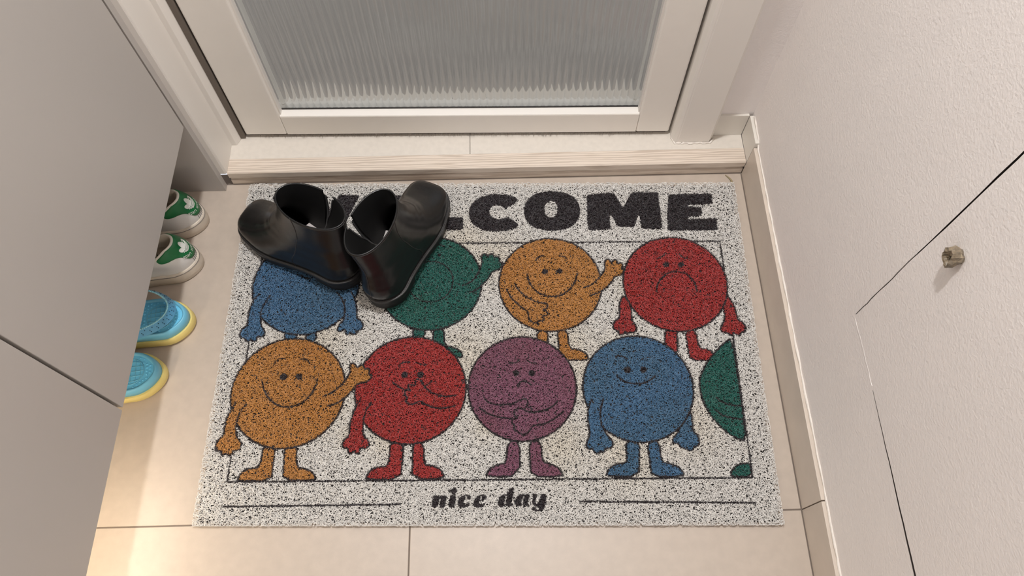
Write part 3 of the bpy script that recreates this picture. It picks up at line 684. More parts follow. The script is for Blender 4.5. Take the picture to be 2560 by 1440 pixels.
pile = bpy.data.objects.new('coil_pile', me); link(pile, dm); tag(pile, kind='stuff')
ZM = 0.0112                                  # where shoes stand on the mat

# ------------------------------------------------------------------ footwear helpers
def smooth_interp(u, keys):
    K = np.array(keys); r = crom(K, 81)
    return np.interp(u, r[:, 0], r[:, 1])
def end_round(u, uh, ph, ut, pt):
    a = np.clip(u / uh, 0, 1); b = np.clip((1 - u) / ut, 0, 1)
    return (1 - (1 - a) ** ph) ** (1 / ph) * (1 - (1 - b) ** pt) ** (1 / pt)
def foot_xy(n, Lh, wmed, wlat, uh, ph, ut, pt, off=0.0, mid=None, th0=0.0, span=2 * PI, endpoint=False):
    """closed outline: heel back at angle 0, medial side first (y>0), toe at pi"""
    th = th0 + np.linspace(0, span, n, endpoint=endpoint)
    u = (1 - np.cos(th)) / 2
    e = end_round(u, uh, ph, ut, pt)
    m_ = smooth_interp(u, wmed) * e + off; l_ = smooth_interp(u, wlat) * e + off
    y = np.where(np.sin(th) >= 0, m_, -l_)
    c = smooth_interp(u, mid) if mid is not None else 0
    # soften the jump of the offset at both ends
    y = np.where((e < 1e-6), 0, y)
    x = u * (Lh + 2 * off) - off
    return np.stack([x, y + c], 1)

def mirror_child_meshes(objs):
    for o in objs:
        me = o.data
        co = np.zeros(len(me.vertices) * 3, np.float32); me.vertices.foreach_get('co', co)
        co = co.reshape(-1, 3); co[:, 1] *= -1; me.vertices.foreach_set('co', co.reshape(-1)); me.flip_normals(); me.update()

# ------------------------------------------------------------------ black ankle boots
M['leather'] = mat('black_leather', (0.0085, 0.0080, 0.0080, 1), 0.27, bump=0.30, bscale=38, bdist=0.0018, spec=0.36, detail=5)
M['lining'] = mat('black_lining', (0.006, 0.006, 0.006, 1), 0.7, spec=0.3)
M['sole'] = mat('black_rubber_sole', (0.009, 0.0085, 0.0085, 1), 0.55, bump=0.08, bscale=300, spec=0.4)
M['welt'] = mat('black_welt', (0.017, 0.015, 0.014, 1), 0.42, spec=0.5)
M['thread'] = mat('dark_thread', (0.02, 0.018, 0.016, 1), 0.6)
M['zip'] = mat('black_zip', (0.02, 0.02, 0.02, 1), 0.32, metal=0.4)
M['paper'] = mat('white_size_label', lin(214, 205, 200), 0.7)

BL = 0.252
B_MED = [(0, .034), (.12, .036), (.3, .034), (.45, .033), (.6, .038), (.74, .043), (.86, .041), (1, .036)]
B_LAT = [(0, .034), (.12, .037), (.3, .037), (.45, .039), (.6, .044), (.74, .046), (.86, .041), (1, .033)]
B_MID = [(0, 0), (.3, .000), (.6, .001), (.85, .004), (1, .006)]
def b_base(x):
    """height of the seam between upper and welt above the mat"""
    return np.interp(x, [0, .07, .115, .16, .22, .26], [.0335, .0320, .0255, .0205, .0205, .0245])
#      h     xb    xf    wmed   wlat   blend  yc
B_LEV = [(.000, .005, .2480, 1.00, 1.00, 0.00, .000),
         (.010, .0015, .2500, 1.00, 1.00, 0.00, .000),
         (.018, .000, .2450, .97, .97, 0.00, .000),
         (.0255, .000, .2335, .93, .93, 0.02, .000),
         (.033, .001, .2175, .895, .895, 0.06, .000),
         (.041, .002, .2015, .865, .865, 0.14, .000),
         (.051, .005, .1855, .84, .84, 0.28, .001),
         (.064, .008, .1705, .82, .82, 0.50, .002),
         (.080, .011, .1575, .81, .81, 0.74, .004),
         (.096, .0115, .1460, .82, .82, 0.90, .006),
         (.115, .0110, .1390, .835, .835, 0.98, .009),
         (.134, .0100, .1355, .85, .85, 1.00, .012),
         (.150, .0090, .1345, .865, .865, 1.00, .014)]
B_TAB = crom(B_LEV, 46)
SLIT0 = 0.052
def boot_loop(h, n=73, inset=0.0, th=None):
    row = np.array([np.interp(h, B_TAB[:, 0], B_TAB[:, j]) for j in range(7)])
    _, xb, xf, wm, wl_, bl, yc = row
    if th is None:
        g_ = 0.0 if h < SLIT0 else 0.235 * ((h - SLIT0) / (0.150 - SLIT0)) ** 1.1
        thn = PI * 0.44
        th = np.linspace(thn + g_ * 0.75, thn + 2 * PI - g_, n)
    u = (1 - np.cos(th)) / 2
    ef = end_round(u, .16, 2.0, .14, 3.2)
    el = np.sqrt(np.clip(1 - (2 * u - 1) ** 2, 0, 1)) * 0.0400
    ym = ((smooth_interp(u, B_MED) * ef) * (1 - bl) + el * bl) * wm
    yl = ((smooth_interp(u, B_LAT) * ef) * (1 - bl) + el * bl) * wl_
    s = np.sin(th)
    y = np.where(s >= 0, ym, -yl)
    x = xb + (xf - xb) * u
    c = smooth_interp(u, B_MID) * (1 - bl) + yc
    z = h + b_base(x) * (1 - bl) + 0.0285 * bl
    # soft ankle creases on the front of the vamp
    fr_ = np.clip((u - 0.72) / 0.25, 0, 1) * np.exp(-((h - 0.060) / 0.022) ** 2)
    x = x - 0.0007 * fr_ * np.sin(h * 420 + 3 * y / 0.03)
    if inset:
        mx_, my_ = (xb + xf) / 2, 0
        y = y * (1 - inset / max(abs(y).max(), 1e-6)); x = mx_ + (x - mx_) * (1 - inset / max((xf - xb) / 2, 1e-6))
    return np.stack([x, y + c, z], 1)

def make_boot(label, loc, ang, mirror):
    root = empty('ankle_boot', (loc[0], loc[1], ZM), ang)
    tag(root, label, 'boot', 'black ankle boots on the doormat')
    hs = np.linspace(0, 0.150, 44)
    outer = [boot_loop(h) for h in hs]
    up = MB()
    inner_top = boot_loop(0.1498, inset=0.0024); inner_top[:, 2] -= 0.0002
    mid_top = (outer[-1] + inner_top) / 2; mid_top[:, 2] += 0.0007
    up.loft(outer + [mid_top, inner_top], closed=False)
    o1 = up.build('upper', M['leather'], root, smooth=True)
    hi = np.linspace(0.1498, 0.004, 26)
    li = MB().loft([boot_loop(h, inset=0.0024 if h > 0.04 else 0.004) for h in hi], closed=False)
    o2 = li.build('lining', M['lining'], root, smooth=True)
    # insole
    il = boot_loop(0.006, n=72, inset=0.0045, th=np.linspace(0, 2 * PI, 72, endpoint=False)); il[:, 2] = b_base(il[:, 0]) + 0.008
    o3 = MB().loft([il + [0, 0, -0.003], il], cap0=True, cap1=True).build('insole', M['lining'], root)
    lb = MB(); zz = 0.0640
    cq = [(.117, .030), (.078, .0375), (.0725, -.006), (.127, -.006)]
    lb.add([(x_, y_, zz - .0004) for x_, y_ in cq] + [(x_, y_, zz + .0004) for x_, y_ in cq], [(0, 3, 2, 1), (4, 5, 6, 7), (0, 1, 5, 4), (1, 2, 6, 5), (2, 3, 7, 6), (3, 0, 4, 7)])
    o4 = lb.build('paper_insert', M['paper'], root); tag(o4, 'white paper card inside the boot')
    # welt, sole and heel
    th = np.linspace(0, 2 * PI, 96, endpoint=False)
    def ring(off, dz, x1=None):
        b0 = boot_loop(0.0, th=th)
        cen = np.array([np.clip(b0[:, 0], 0.035, 0.215), np.zeros(len(th)), np.zeros(len(th))]).T
        d = b0 - cen; d[:, 2] = 0; d /= np.linalg.norm(d, axis=1, keepdims=True) + 1e-9
        p = b0 + d * off; p[:, 2] = b_base(np.clip(p[:, 0], 0, .255)) + dz
        return p
    o5 = MB().loft([ring(-.002, .0012), ring(.0030, .0012), ring(.0042, .0004), ring(.0042, -.0030), ring(.0030, -.0036), ring(-.002, -.0036)]).build('welt', M['welt'], root, smooth=True, autosmooth=50)
    bot = ring(.0026, 0); bot[:, 2] = np.where(bot[:, 0] < 0.09, b_base(np.clip(bot[:, 0], 0, .255)) - 0.0125, np.interp(bot[:, 0], [.09, .125, .16, .22, .26], [.0170, .0080, .0004, .0004, .0055]))
    bot2 = bot * [1, 1, 1]; b3 = bot.copy(); c_ = np.array([.12, 0, 0]); b3[:, :2] = c_[:2] + (bot[:, :2] - c_[:2]) * 0.97; b3[:, 2] -= 0.0004
    o6 = MB().loft([ring(.0015, -.0036), ring(.0032, -.0042), bot2, b3], cap0=True, cap1=True).build('sole', M['sole'], root, smooth=True, autosmooth=50)
    # heel block: the back of the outline, closed by a straight breast
    hr = ring(.0022, 0); sel = hr[hr[:, 0] < 0.078]
    k = np.argmax(sel[:, 1] > 0)
    ordr = np.concatenate([hr[th > PI][hr[th > PI][:, 0] < 0.078], hr[th <= PI][hr[th <= PI][:, 0] < 0.078]])
    loops = []
    for z_, s_ in ((0.0212, 1.0), (0.0205, 1.01), (0.010, 0.985), (0.0012, 0.965), (0.0, 0.95)):
        q_ = ordr.copy(); cc = np.array([.045, 0]); q_[:, :2] = cc + (q_[:, :2] - cc) * s_; q_[:, 2] = z_
        loops.append(q_)
    o7 = MB().loft(loops, cap0=True, cap1=True).build('heel', M['sole'], root, smooth=True, autosmooth=50)
    # welt stitching
    st = MB(); rr_ = ring(.0016, .0015); L_ = len(rr_)
    cum = np.concatenate([[0], np.cumsum(np.linalg.norm(np.diff(np.vstack([rr_, rr_[:1]]), axis=0), axis=1))])
    tot = cum[-1]; ns = int(tot / 0.0042); cl_ = np.vstack([rr_, rr_[:1]])
    for i in range(ns):
        a_ = i / ns * tot; b2_ = a_ + 0.0027
        pa = [np.interp(a_, cum, cl_[:, j]) for j in range(3)]; pb = [np.interp(min(b2_, tot), cum, cl_[:, j]) for j in range(3)]
        st.tube([pa, pb], 0.00055, 4)
    o8 = st.build('welt_stitching', M['thread'], o5); tag(o8, kind='stuff')
    # seams that follow the surface
    def on(th_, h): return boot_loop(h, th=np.array([th_]))[0]
    sm = MB()
    seam_lat = [on(PI * (2 - 0.575 + 0.115 * t_ + 0.012 * math.sin(7 * t_)), 0.149 * (1 - t_) + 0.002) for t_ in np.linspace(0, 1, 30)]
    sm.tube(seam_lat, 0.0007, 5)
    o9 = sm.build('side_seam', M['welt'], o1, smooth=True)
    o10 = MB().tube([on(0.03, h) + [-0.0001, 0, 0] for h in np.linspace(0.148, 0.003, 30)], 0.0007, 5).build('back_seam', M['welt'], o1, smooth=True)
    o11 = MB().tube([p + np.array([0, 0, -0.0035]) for p in boot_loop(0.150)] , 0.00065, 5).build('collar_stitching', M['welt'], o1, smooth=True)
    # zip: tape on each edge of the slit with teeth
    zp = MB(); ztooth = MB()
    for e_, sg in ((0, 1), (-1, -1)):
        a_, b2_, c2_ = [], [], []
        for h in np.linspace(SLIT0 - 0.012, 0.140, 26):
            lp = boot_loop(h); p = lp[e_]; q_ = lp[e_ + sg]
            d_ = (p - q_); d_ /= np.linalg.norm(d_)
            a_.append(p - d_ * 0.004 + [0, -0.0008, 0]); b2_.append(p + d_ * 0.0042 * min(1, max(0.05, (h - SLIT0) / 0.03)) + [0, -0.0010, 0])
            c2_.append(p - d_ * 0.004 + [0, -0.0014, 0])
        zp.loft([a_, b2_, c2_], closed=False)
        for i in range(0, len(b2_) - 1):
            for w_ in (0.0, 0.5):
                p = b2_[i] * (1 - w_) + b2_[i + 1] * w_
                ztooth.box(p[0] - .0011, p[0] + .0011, p[1] - .0009, p[1] + .0009, p[2] - .0009, p[2] + .0009)
    o12 = zp.build('zip_tape', M['lining'], root)
    o13 = ztooth.build('zip_teeth', M['zip'], o12); tag(o13, kind='stuff')
    # pull tab by the zip
    ph = boot_loop(0.138)[-1]
    o14 = MB().add([(ph[0] - .003, ph[1] + .0005, ph[2] + .010), (ph[0] + .003, ph[1] + .0005, ph[2] + .010), (ph[0] + .002, ph[1] + .003, ph[2] - .010), (ph[0] - .002, ph[1] + .003, ph[2] - .010),
                    (ph[0] - .003, ph[1] + .0020, ph[2] + .010), (ph[0] + .003, ph[1] + .0020, ph[2] + .010), (ph[0] + .002, ph[1] + .0045, ph[2] - .010), (ph[0] - .002, ph[1] + .0045, ph[2] - .010)],
                   [(0, 3, 2, 1), (4, 5, 6, 7), (0, 1, 5, 4), (1, 2, 6, 5), (2, 3, 7, 6), (3, 0, 4, 7)]).build('zip_pull', M['leather'], o12)
    if mirror:
        mirror_child_meshes([o1, o2, o3, o4, o5, o6, o7, o8, o9, o10, o11, o12, o13, o14])
    return root
make_boot('black leather ankle boot turned sideways, toe pointing at the shoe cabinet', (-0.2185, 0.1085), math.radians(150.5), True)
make_boot('black leather ankle boot with its toe pointing at the door', (-0.1930, 0.0545), math.radians(66.5), False)

# ------------------------------------------------------------------ text helper
def text_mesh(body, size):
    c = bpy.data.curves.new('lettering', 'FONT'); c.body = body; c.size = size; c.align_x = 'CENTER'; c.resolution_u = 3
    o = bpy.data.objects.new('lettering', c); COL.objects.link(o)
    bpy.context.view_layer.update()
    me = bpy.data.meshes.new_from_object(o.evaluated_get(bpy.context.evaluated_depsgraph_get()))
    v = np.array([tuple(p.co) for p in me.vertices])[:, :2]; f = [tuple(p.vertices) for p in me.polygons]
    bpy.data.objects.remove(o); bpy.data.curves.remove(c); bpy.data.meshes.remove(me)
    return v, f

# ------------------------------------------------------------------ white sneakers with green heel tabs
M['white_leather'] = mat('white_leather', lin(222, 219, 215), 0.42, bump=0.12, bscale=500, bdist=0.0004)
M['cup'] = mat('worn_white_rubber', lin(206, 194, 178), 0.6, bump=0.15, bscale=200, bdist=0.0006, var=0.07, vscale=60)
M['green'] = mat('green_leather', lin(18, 108, 58), 0.45, bump=0.12, bscale=500, bdist=0.0004)
M['collar'] = mat('white_collar_lining', lin(220, 213, 202), 0.7, bump=0.2, bscale=300)
M['insole'] = mat('grey_beige_insole', lin(150, 138, 122), 0.85, bump=0.2, bscale=400)
M['print_white'] = mat('silver_white_print', lin(222, 224, 216), 0.5)
M['print_green'] = mat('dark_green_print', lin(30, 58, 44), 0.7)
M['stripe'] = mat('grey_perforation', lin(120, 112, 106), 0.7)
SL = 0.272
S_MED = [(0, .030), (.12, .0335), (.3, .0325), (.5, .036), (.7, .0405), (.85, .039), (1, .030)]
S_LAT = [(0, .030), (.12, .0335), (.3, .0340), (.5, .0375), (.7, .0410), (.85, .038), (1, .028)]
def s_out(th, off=0.0):
    u = (1 - np.cos(th)) / 2; e = end_round(u, .17, 2.0, .24, 2.1)
    y = np.where(np.sin(th) >= 0, smooth_interp(u, S_MED), -smooth_interp(u, S_LAT)) * e
    x = u * SL
    p = np.stack([x, y], 1)
    if off:
        c = np.stack([np.clip(x, .035, .215), np.zeros_like(x)], 1); d = p - c
        p = p + d / (np.linalg.norm(d, axis=1, keepdims=True) + 1e-9) * off
    return p
SZ0 = 0.030
def s_top(th):
    """collar line"""
    u = (1 - np.cos(th)) / 2
    x = 0.019 + u * 0.140
    y = np.sign(np.sin(th)) * 0.0265 * np.sqrt(np.clip(1 - (2 * u - 1) ** 2, 0, 1)) ** 0.85
    z = np.interp(u, [0, .10, .25, .42, .60, .8, 1], [.0885, .0850, .0690, .0620, .0690, .080, .086])
    return np.stack([x, y, z], 1)
def s_surf(th, s, off=0.0):
    th = np.atleast_1d(np.asarray(th, float)); s = np.broadcast_to(np.asarray(s, float), th.shape)
    a = s_out(th, -0.0015); t_ = s_top(th)
    ph = s * PI / 2
    kx = (1 - np.cos(ph)) ** 0.95; kz = np.sin(ph) ** 0.92
    back = np.exp(-(a[:, 0] / 0.07) ** 2)
    kz = kz * (1 - back) + s * back; kx = kx * (1 - back) + (s ** 1.6) * back
    xy = a + (t_[:, :2] - a) * kx[:, None]
    # slight bulge of the heel cup
    cen = np.stack([np.clip(xy[:, 0], .04, .2), np.zeros(len(xy))], 1); d = xy - cen; d /= np.linalg.norm(d, axis=1, keepdims=True) + 1e-9
    xy = xy + d * (0.0035 * np.sin(np.clip(s, 0, 1) * PI) * back + off)[:, None]
    z = SZ0 - .004 + (t_[:, 2] - SZ0 + .004) * kz
    return np.concatenate([xy, z[:, None]], 1)

def make_sneaker(label, loc, ang, mirror, n=72):
    root = empty('sneaker', (loc[0], loc[1], 0.0), ang)
    tag(root, label, 'sneaker', 'white sneakers under the shoe cabinet')
    th = np.linspace(0, 2 * PI, n, endpoint=False)
    O = []
    def ring(off, z): return np.concatenate([s_out(th, off), np.full((n, 1), z)], 1)
    cup = MB().loft([ring(-.004, .0006), ring(.0005, .0006), ring(.0020, .0025), ring(.0032, .012), ring(.0026, .024), ring(.0012, .0292), ring(-.0012, .0300), ring(-.006, .0285)], cap0=True, cap1=True)
    O.append(cup.build('cup_sole', M['cup'], root, smooth=True, autosmooth=60))
    foxing = [np.append(p, 0.0262) for p in s_out(th, .0024)]
    O.append(MB().tube(foxing, 0.0006, 5, close=True).build('sole_stitch_line', M['stripe'], root, smooth=True))
    up = MB().loft([s_surf(th, s) for s in np.linspace(0, 1, 22)])
    O.append(up.build('upper', M['white_leather'], root, smooth=True))
    # padded collar roll and inner lining
    tp = s_top(th); k_ = 0.0022
    col_l = []
    for j in range(7):
        a_ = PI * j / 6
        q_ = tp.copy(); cc = np.array([.082, 0]); d = q_[:, :2] - cc; d /= np.linalg.norm(d, axis=1, keepdims=True)
        q_[:, :2] -= d * k_ * (1 - math.cos(a_)); q_[:, 2] += k_ * 0.9 * math.sin(a_); col_l.append(q_)
    inn = []
    for j in range(1, 8):
        f_ = j / 7; q_ = col_l[6].copy(); cc = np.array([.082, 0])
        q_[:, :2] = cc + (q_[:, :2] - cc) * (1 + 0.06 * math.sin(f_ * PI)); q_[:, 2] = q_[:, 2] * (1 - f_) + 0.036 * f_; inn.append(q_)
    O.append(MB().loft(col_l).build('collar', M['collar'], root, smooth=True))
    O.append(MB().loft([col_l[6]] + inn).build('lining', M['collar'], root, smooth=True))
    ins = ring(-.0065, .0375)
    INS = MB().loft([ring(-.0065, .0345), ins], cap0=True, cap1=True).build('insole', M['insole'], root); O.append(INS)
    # tongue and laces
    tg = []
    for i in range(9):
        f_ = i / 8; x = 0.205 - 0.062 * f_; z = 0.068 + 0.040 * f_; w = 0.018 + 0.008 * f_
        tg.append([(x, -w, z - .006), (x + .002, -w * .5, z), (x + .002, 0, z + .002), (x + .002, w * .5, z), (x, w, z - .006), (x - .003, w * .5, z - .005), (x - .003, 0, z - .004), (x - .003, -w * .5, z - .005)])
    O.append(MB().loft(tg, cap0=True, cap1=True).build('tongue', M['white_leather'], root, smooth=True))
    for i in range(4):
        x = 0.160 + 0.014 * i; z = 0.098 - 0.0085 * i
        O.append(MB().tube([(x, -.027, z - .013), (x + .001, -.016, z - .002), (x + .001, 0, z + .001), (x + .001, .016, z - .002), (x, .027, z - .013)], 0.0028, 6).build('lace', M['collar'], root, smooth=True))
    # green heel tab: wraps the heel and runs forward in two wings below the collar
    na = 61; aa = np.linspace(-1.02, 1.02, na)
    rows = []
    lowk = crom([(0, .24), (.16, .25), (.30, .33), (.42, .56), (.52, .64), (.62, .655), (.78, .66), (.92, .72), (1.02, .93)], 60)
    sl = np.interp(np.abs(aa), lowk[:, 0], lowk[:, 1]); su = np.full(na, .995)
    for f_ in np.linspace(0, 1, 9):
        rows.append(s_surf(aa, sl + (su - sl) * f_, 0.0009))
    rows.append(s_surf(aa, su, -0.001)); rows.insert(0, s_surf(aa, sl, -0.0005))
    TAB = MB().loft(rows, closed=False).build('heel_tab', M['green'], root, smooth=True); O.append(TAB)
    # map flat print (u around the heel, v up) onto the tab
    ta = np.linspace(-1.0, 1.0, 201); cp = s_surf(ta, 0.7); cum = np.concatenate([[0], np.cumsum(np.linalg.norm(np.diff(cp, axis=0), axis=1))]); cum -= np.interp(0, ta, cum)
    sg = -1 if not mirror else 1
    def put(v, off):
        a_ = np.interp((v[:, 0] - 0.0025) * sg, cum, ta)
        ss = np.linspace(0, 1, 60); zt_ = s_surf(np.zeros(60), ss)[:, 2]
        s_ = np.interp(v[:, 1], zt_, ss)
        return s_surf(a_, s_, off)
    pr = MB()
    def addp(v, f):
        v = np.asarray(v, float)
        k2 = len(v); w = np.vstack([put(v, 0.0016), put(v, 0.0005)])
        pr.add(w, [tuple(q_) for q_ in f])
    tv, tf = text_mesh('stan smith', 0.0104)
    Rt = 0.0270; cz = 0.0775
    vx = tv[:, 0] * 0.98; rr_ = Rt - tv[:, 1]
    v2 = np.stack([rr_ * np.sin(vx / Rt), cz - rr_ * np.cos(vx / Rt)], 1)
    addp(v2, tf)
    def leaf(cx_, cy_, rot_, ln, wd):
        t_ = np.linspace(0, PI, 9); L1 = [(-wd * math.sin(q_), ln * (1 - math.cos(q_)) / 2 + 0) for q_ in t_]; L2 = [(wd * math.sin(q_), ln * (1 - math.cos(q_)) / 2) for q_ in t_[::-1][1:-1]]
        P_ = [(cx_ + a_ * math.cos(rot_) - b2_ * math.sin(rot_), cy_ + a_ * math.sin(rot_) + b2_ * math.cos(rot_)) for a_, b2_ in L1 + L2]
        return P_
    for rot_, ln, wd in ((0, .0185, .0050), (0.85, .0165, .0046), (-0.85, .0165, .0046)):
        P_ = [p for p in leaf(0, 0.0635, rot_, ln, wd)]
        P_ = [(a_ * 1.0, max(b2_, 0.0668)) for a_, b2_ in P_]
        addp(P_, [tuple(range(len(P_)))])
    for i in range(3):
        z_ = 0.0653 - 0.0021 * i; w_ = 0.0098 - 0.0026 * i
        xs_ = np.linspace(-1, 1, 9); addp([(w_ * q_, z_ - .0007) for q_ in xs_] + [((w_ + .0008) * q_, z_ + .0007) for q_ in xs_], [(k3, k3 + 1, k3 + 10, k3 + 9) for k3 in range(8)])
    o_ = pr.build('heel_print', M['print_white'], TAB); tag(o_, 'white three-leaf emblem and curved lettering on the green tab'); O.append(o_)
    # fine vertical stitch lines between tab and sole
    sl_ = MB()
    for a_ in (-.22, -.15, -.075, 0.0, .075, .15, .22):
        sl_.tube(s_surf(np.full(6, a_), np.linspace(.05, .25, 6), 0.0003), 0.0004, 4)
    O.append(sl_.build('heel_stitching', M['stripe'], root))
    tv, tf = text_mesh('adidas', 0.020)
    v3 = [(0.066 + p[0] * -1.0, -(p[1] - 0.004) * -1.0 * (1), 0.0379) for p in tv]
    v3 = [(0.075 - p[0], -0.012 + (-p[1]) * -1.0 - 0.002, 0.0379) for p in tv] if False else [(0.072 - p[0] * 1.0, (-p[1] + 0.0) * (1 if not mirror else -1) * (1) + (0.006 if not mirror else -0.006), 0.0379) for p in tv]
    o_ = MB().add(v3, tf).build('insole_print', M['print_green'], INS); O.append(o_)
    if mirror: mirror_child_meshes(O)
    return root
make_sneaker('white sneaker with green heel tab, the one nearest the filler panel', (-0.5125, 0.2445), math.radians(184), True)
make_sneaker('white sneaker with green heel tab, beside the blue strapped sandal', (-0.5095, 0.1595), math.radians(188.5), False)

# ------------------------------------------------------------------ blue foam sandals on yellow soles
M['blue_foam'] = mat('light_blue_foam', lin(112, 200, 236), 0.5, bump=0.05, bscale=300, bdist=0.0004)
M['blue_rim'] = mat('blue_rubber_rim', lin(112, 186, 214), 0.38)
M['yellow'] = mat('pale_yellow_sole', lin(226, 206, 128), 0.6, bump=0.08, bscale=200, var=0.04, vscale=50)
M['strap'] = mat('teal_blue_strap', lin(86, 150, 186), 0.4)
M['strap_edge'] = mat('pale_blue_braid', lin(150, 206, 218), 0.5)
M['hole'] = mat('dark_teal_dot', lin(34, 72, 92), 0.7)
M['rivet'] = mat('black_rivet', (0.012, 0.012, 0.012, 1), 0.4)
D_MED = [(0, .033), (.12, .0375), (.3, .0365), (.5, .038), (.7, .046), (.85, .044), (1, .032)]
D_LAT = [(0, .033), (.12, .0375), (.3, .0385), (.5, .042), (.7, .047), (.85, .043), (1, .032)]
DL = 0.262
def d_out(th, off=0.0):
    u = (1 - np.cos(th)) / 2; e = end_round(u, .18, 2.0, .26, 2.0)
    y = np.where(np.sin(th) >= 0, smooth_interp(u, D_MED), -smooth_interp(u, D_LAT)) * e
    p = np.stack([u * DL, y], 1)
    c = np.stack([np.clip(p[:, 0], .04, .21), np.zeros(len(p))], 1); d = p - c
    return p + d / (np.linalg.norm(d, axis=1, keepdims=True) + 1e-9) * off
def make_sandal(label, loc, ang, mirror, strap_back):
    root = empty('sandal', (loc[0], loc[1], 0.0), ang)
    tag(root, label, 'sandal', 'blue foam sandals under the shoe cabinet')
    n = 64; th = np.linspace(0, 2 * PI, n, endpoint=False); O = []
    def ring(off, z): return np.concatenate([d_out(th, off), np.full((n, 1), z)], 1)
    O.append(MB().loft([ring(-.004, .0006), ring(-.0010, .0010), ring(.0020, .006), ring(.0020, .0185), ring(.0005, .0215), ring(-.005, .0218)], cap0=True, cap1=True).build('sole', M['yellow'], root, smooth=True, autosmooth=60))
    O.append(MB().loft([ring(-.0030, .0215), ring(-.0020, .0225), ring(-.0028, .034), ring(-.0048, .0395), ring(-.0066, .0402), ring(-.0082, .0392), ring(-.0098, .0370)], cap0=True).build('footbed_rim', M['blue_rim'], root, smooth=True, autosmooth=60))
    fb = ring(-.0096, .0371)
    FB = MB().loft([ring(-.0096, .0340), fb], cap0=True, cap1=True).build('footbed', M['blue_foam'], root); O.append(FB)
    # bumps of the footbed
    bm_ = MB(); gc = np.array([0.046, 0.0]); gr = 0.0215
    ring_xy = d_out(np.linspace(0, 2 * PI, 64, endpoint=False), -.0115)
    def inside(x, y):
        c = False
        for (ax, ay), (bx, by) in zip(ring_xy, np.roll(ring_xy, -1, 0)):
            if (ay > y) != (by > y) and x < (bx - ax) * (y - ay) / (by - ay) + ax: c = not c
        return c
    for i in range(40):
        for j in range(17):
            x = 0.010 + i * 0.0052; y = -0.044 + j * 0.0060 + (0.0030 if i % 2 else 0)
            if x > 0.17 or not inside(x, y) or math.hypot(x - gc[0], y - gc[1]) < gr + 0.0022: continue
            bm_.sphere((x, y, 0.0370), 0.0019, 7, 3, 0.9, 0.0)
    o_ = bm_.build('footbed_bumps', M['blue_foam'], FB, smooth=True); tag(o_, kind='stuff'); O.append(o_)
    # raised globe emblem of curved grid lines
    gl_ = MB()
    gl_.tube([(gc[0] + gr * math.cos(a_), gc[1] + gr * math.sin(a_), .0374) for a_ in np.linspace(0, 2 * PI, 32, endpoint=False)], 0.0008, 5, close=True)
    for k in range(-2, 3):
        o_ = k / 3 * gr * 0.98; hh = math.sqrt(gr ** 2 - o_ ** 2)
        gl_.tube([(gc[0] + o_ + 0.0025 * (1 - (q_ / hh) ** 2) * (k / 3), gc[1] + q_, .0374) for q_ in np.linspace(-hh, hh, 9)], 0.0006, 5)
        gl_.tube([(gc[0] + q_, gc[1] + o_ + 0.0025 * (1 - (q_ / hh) ** 2) * (k / 2), .0374) for q_ in np.linspace(-hh, hh, 9)], 0.0007, 5)
    o_ = gl_.build('globe_emblem', M['blue_rim'], FB, smooth=True); tag(o_, 'raised round grid emblem on the heel of the footbed'); O.append(o_)
    # closed front upper
    ua = np.linspace(PI * 0.5, PI * 1.5, 41); lps = []
    a_ = d_out(ua, -.003)
    for f_ in np.linspace(0, 1, 12):
        ph = f_ * PI / 2
        c = np.stack([np.clip(a_[:, 0], .0, .200) * 0 + 0.135 + (a_[:, 0] - 0.135) * 0.42, np.zeros(len(ua))], 1)
        xy = a_ + (c - a_) * (1 - math.cos(ph))
        z = .036 + (.045 - .018 * np.clip((a_[:, 0] - .15) / .11, 0, 1)) * math.sin(ph)
        lps.append(np.concatenate([xy, z[:, None]], 1))
    O.append(MB().loft(lps, closed=False).build('upper', M['blue_rim'], root, smooth=True))
    for s_ in (-1, 1):
        O.append(MB().tube([(0.122, s_ * 0.0375, .062), (0.122, s_ * 0.0450, .062)], 0.0075, 12).build('rivet', M['rivet'], root))
    # heel strap
    ts = np.linspace(0, 1, 41); top, botm, topi, boti = [], [], [], []
    for t_ in ts:
        a_ = -PI / 2 + PI * t_
        if strap_back: x = 0.122 - 0.107 * math.cos(a_) ** 0.85; z = .070 - .004 * math.cos(a_)
        else: x = 0.122 + 0.085 * math.cos(a_) ** 0.85; z = .066 + .030 * math.cos(a_)
        y = 0.0475 * math.sin(a_)
        sg_ = -1 if strap_back else 1
        nx, ny = sg_ * math.cos(a_), math.sin(a_)
        w_ = .0085 if strap_back else .0075
        top.append((x - nx * .0040, y - ny * .0040, z + w_ * .75)); botm.append((x + nx * .0030, y + ny * .0020, z - w_))
        topi.append((x - nx * .0058, y - ny * .0058, z + w_ * .72)); boti.append((x + nx * .0006, y + ny * .0006, z - w_))
    so = MB().loft([botm, top, topi, boti, botm], closed=False).build('heel_strap', M['strap'], root, smooth=True, autosmooth=50); O.append(so)
    br = MB()
    for i in range(len(ts) - 1):
        for w_ in (0.0, 0.5):
            p = [(top[i][k] * (1 - w_) + top[i + 1][k] * w_ + topi[i][k] * (1 - w_) + topi[i + 1][k] * w_) / 2 for k in range(3)]
            br.sphere((p[0], p[1], p[2] + .0002), 0.00165, 6, 3, 0.8, -0.5)
    o_ = br.build('braided_edge', M['strap_edge'], so, smooth=True); O.append(o_); tag(o_, kind='stuff')
    dt = MB()
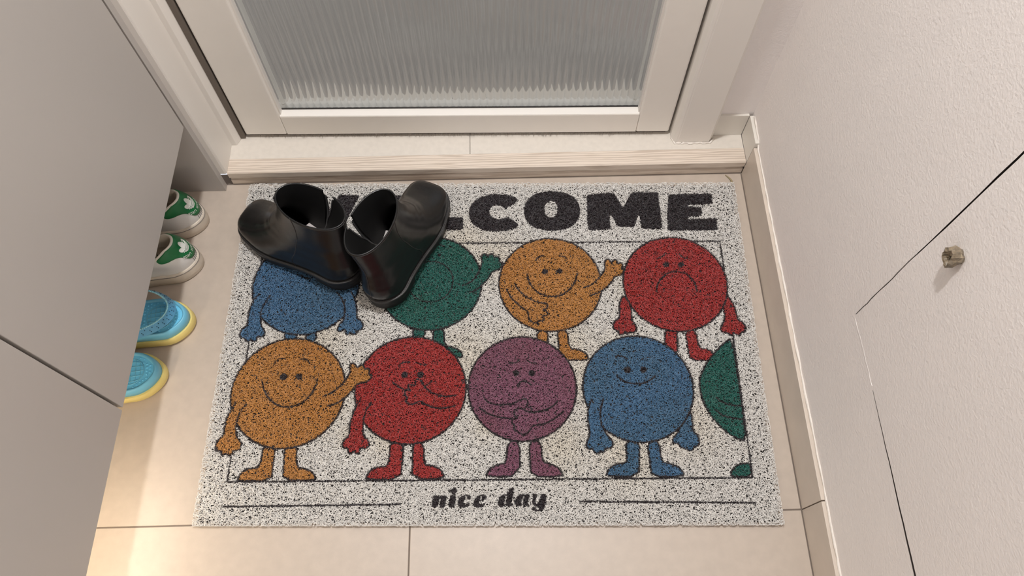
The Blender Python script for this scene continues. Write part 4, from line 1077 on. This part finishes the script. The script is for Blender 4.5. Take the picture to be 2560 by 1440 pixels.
    for i in range(1, len(ts) - 1):
        for w_ in (0.28, 0.5, 0.72):
            if (i + int(w_ * 10)) % 2: continue
            p = [top[i][k] * (1 - w_) + botm[i][k] * w_ for k in range(3)]
            dt.sphere((p[0], p[1], p[2]), 0.0010, 6, 3, 1.0, -0.9)
    o_ = dt.build('strap_dots', M['hole'], so); O.append(o_); tag(o_, kind='stuff')
    if mirror: mirror_child_meshes(O)
    return root
make_sandal('light blue foam sandal on a yellow sole with dotted strap over its heel', (-0.5050, 0.0440), math.radians(186), False, True)
make_sandal('light blue foam sandal on a yellow sole with bare open heel', (-0.5365, -0.0510), math.radians(187), True, False)

# ------------------------------------------------------------------ crumpled plug in the hatch
M['foil'] = mat('crumpled_brown_tape', lin(128, 114, 94), 0.32, bump=0.6, bscale=160, bdist=0.003, var=0.45, vscale=140)
pg = MB(); loops = []
nn = 14
for j, (r_, d_) in enumerate(((.0105, .001), (.0125, -.004), (.0135, -.008), (.0120, -.0115), (.0095, -.0135), (.0075, -.0125), (.005, -.0105), (.001, -.0100))):
    lp = []
    for k in range(nn):
        a_ = 2 * PI * k / nn
        q_ = r_ * (1 + 0.16 * math.sin(a_ * 3 + j * .8) + random.uniform(-.12, .12))
        lp.append((d_ + random.uniform(-.0012, .0012), q_ * math.cos(a_) * 0.92, q_ * math.sin(a_) * 1.12))
    loops.append(lp)
pg.loft(loops, cap0=True, cap1=True)
po = pg.build('wall_plug', M['foil'])
po.scale = (0.95, 0.82, 0.82)
po.location = (XW, -0.1270, 0.5280)
tag(po, 'crumpled brown tape plug stuck in the right wall beside the hatch cut', 'plug')
# curl of dried glue on the floor in the corner
M['glue'] = mat('dried_glue', lin(150, 136, 104), 0.5)
gp = [(0.447 + 0.010 * math.sin(t_ * 2.0), 0.318 - 0.020 * t_, 0.0012) for t_ in np.linspace(0, 1, 8)]
gu = MB().tube(gp, lambda t_: 0.0008 + 0.0018 * t_, 6).build('glue_curl', M['glue'], smooth=True)
tag(gu, 'small curl of dried glue on the tile by the sill corner', 'glue')
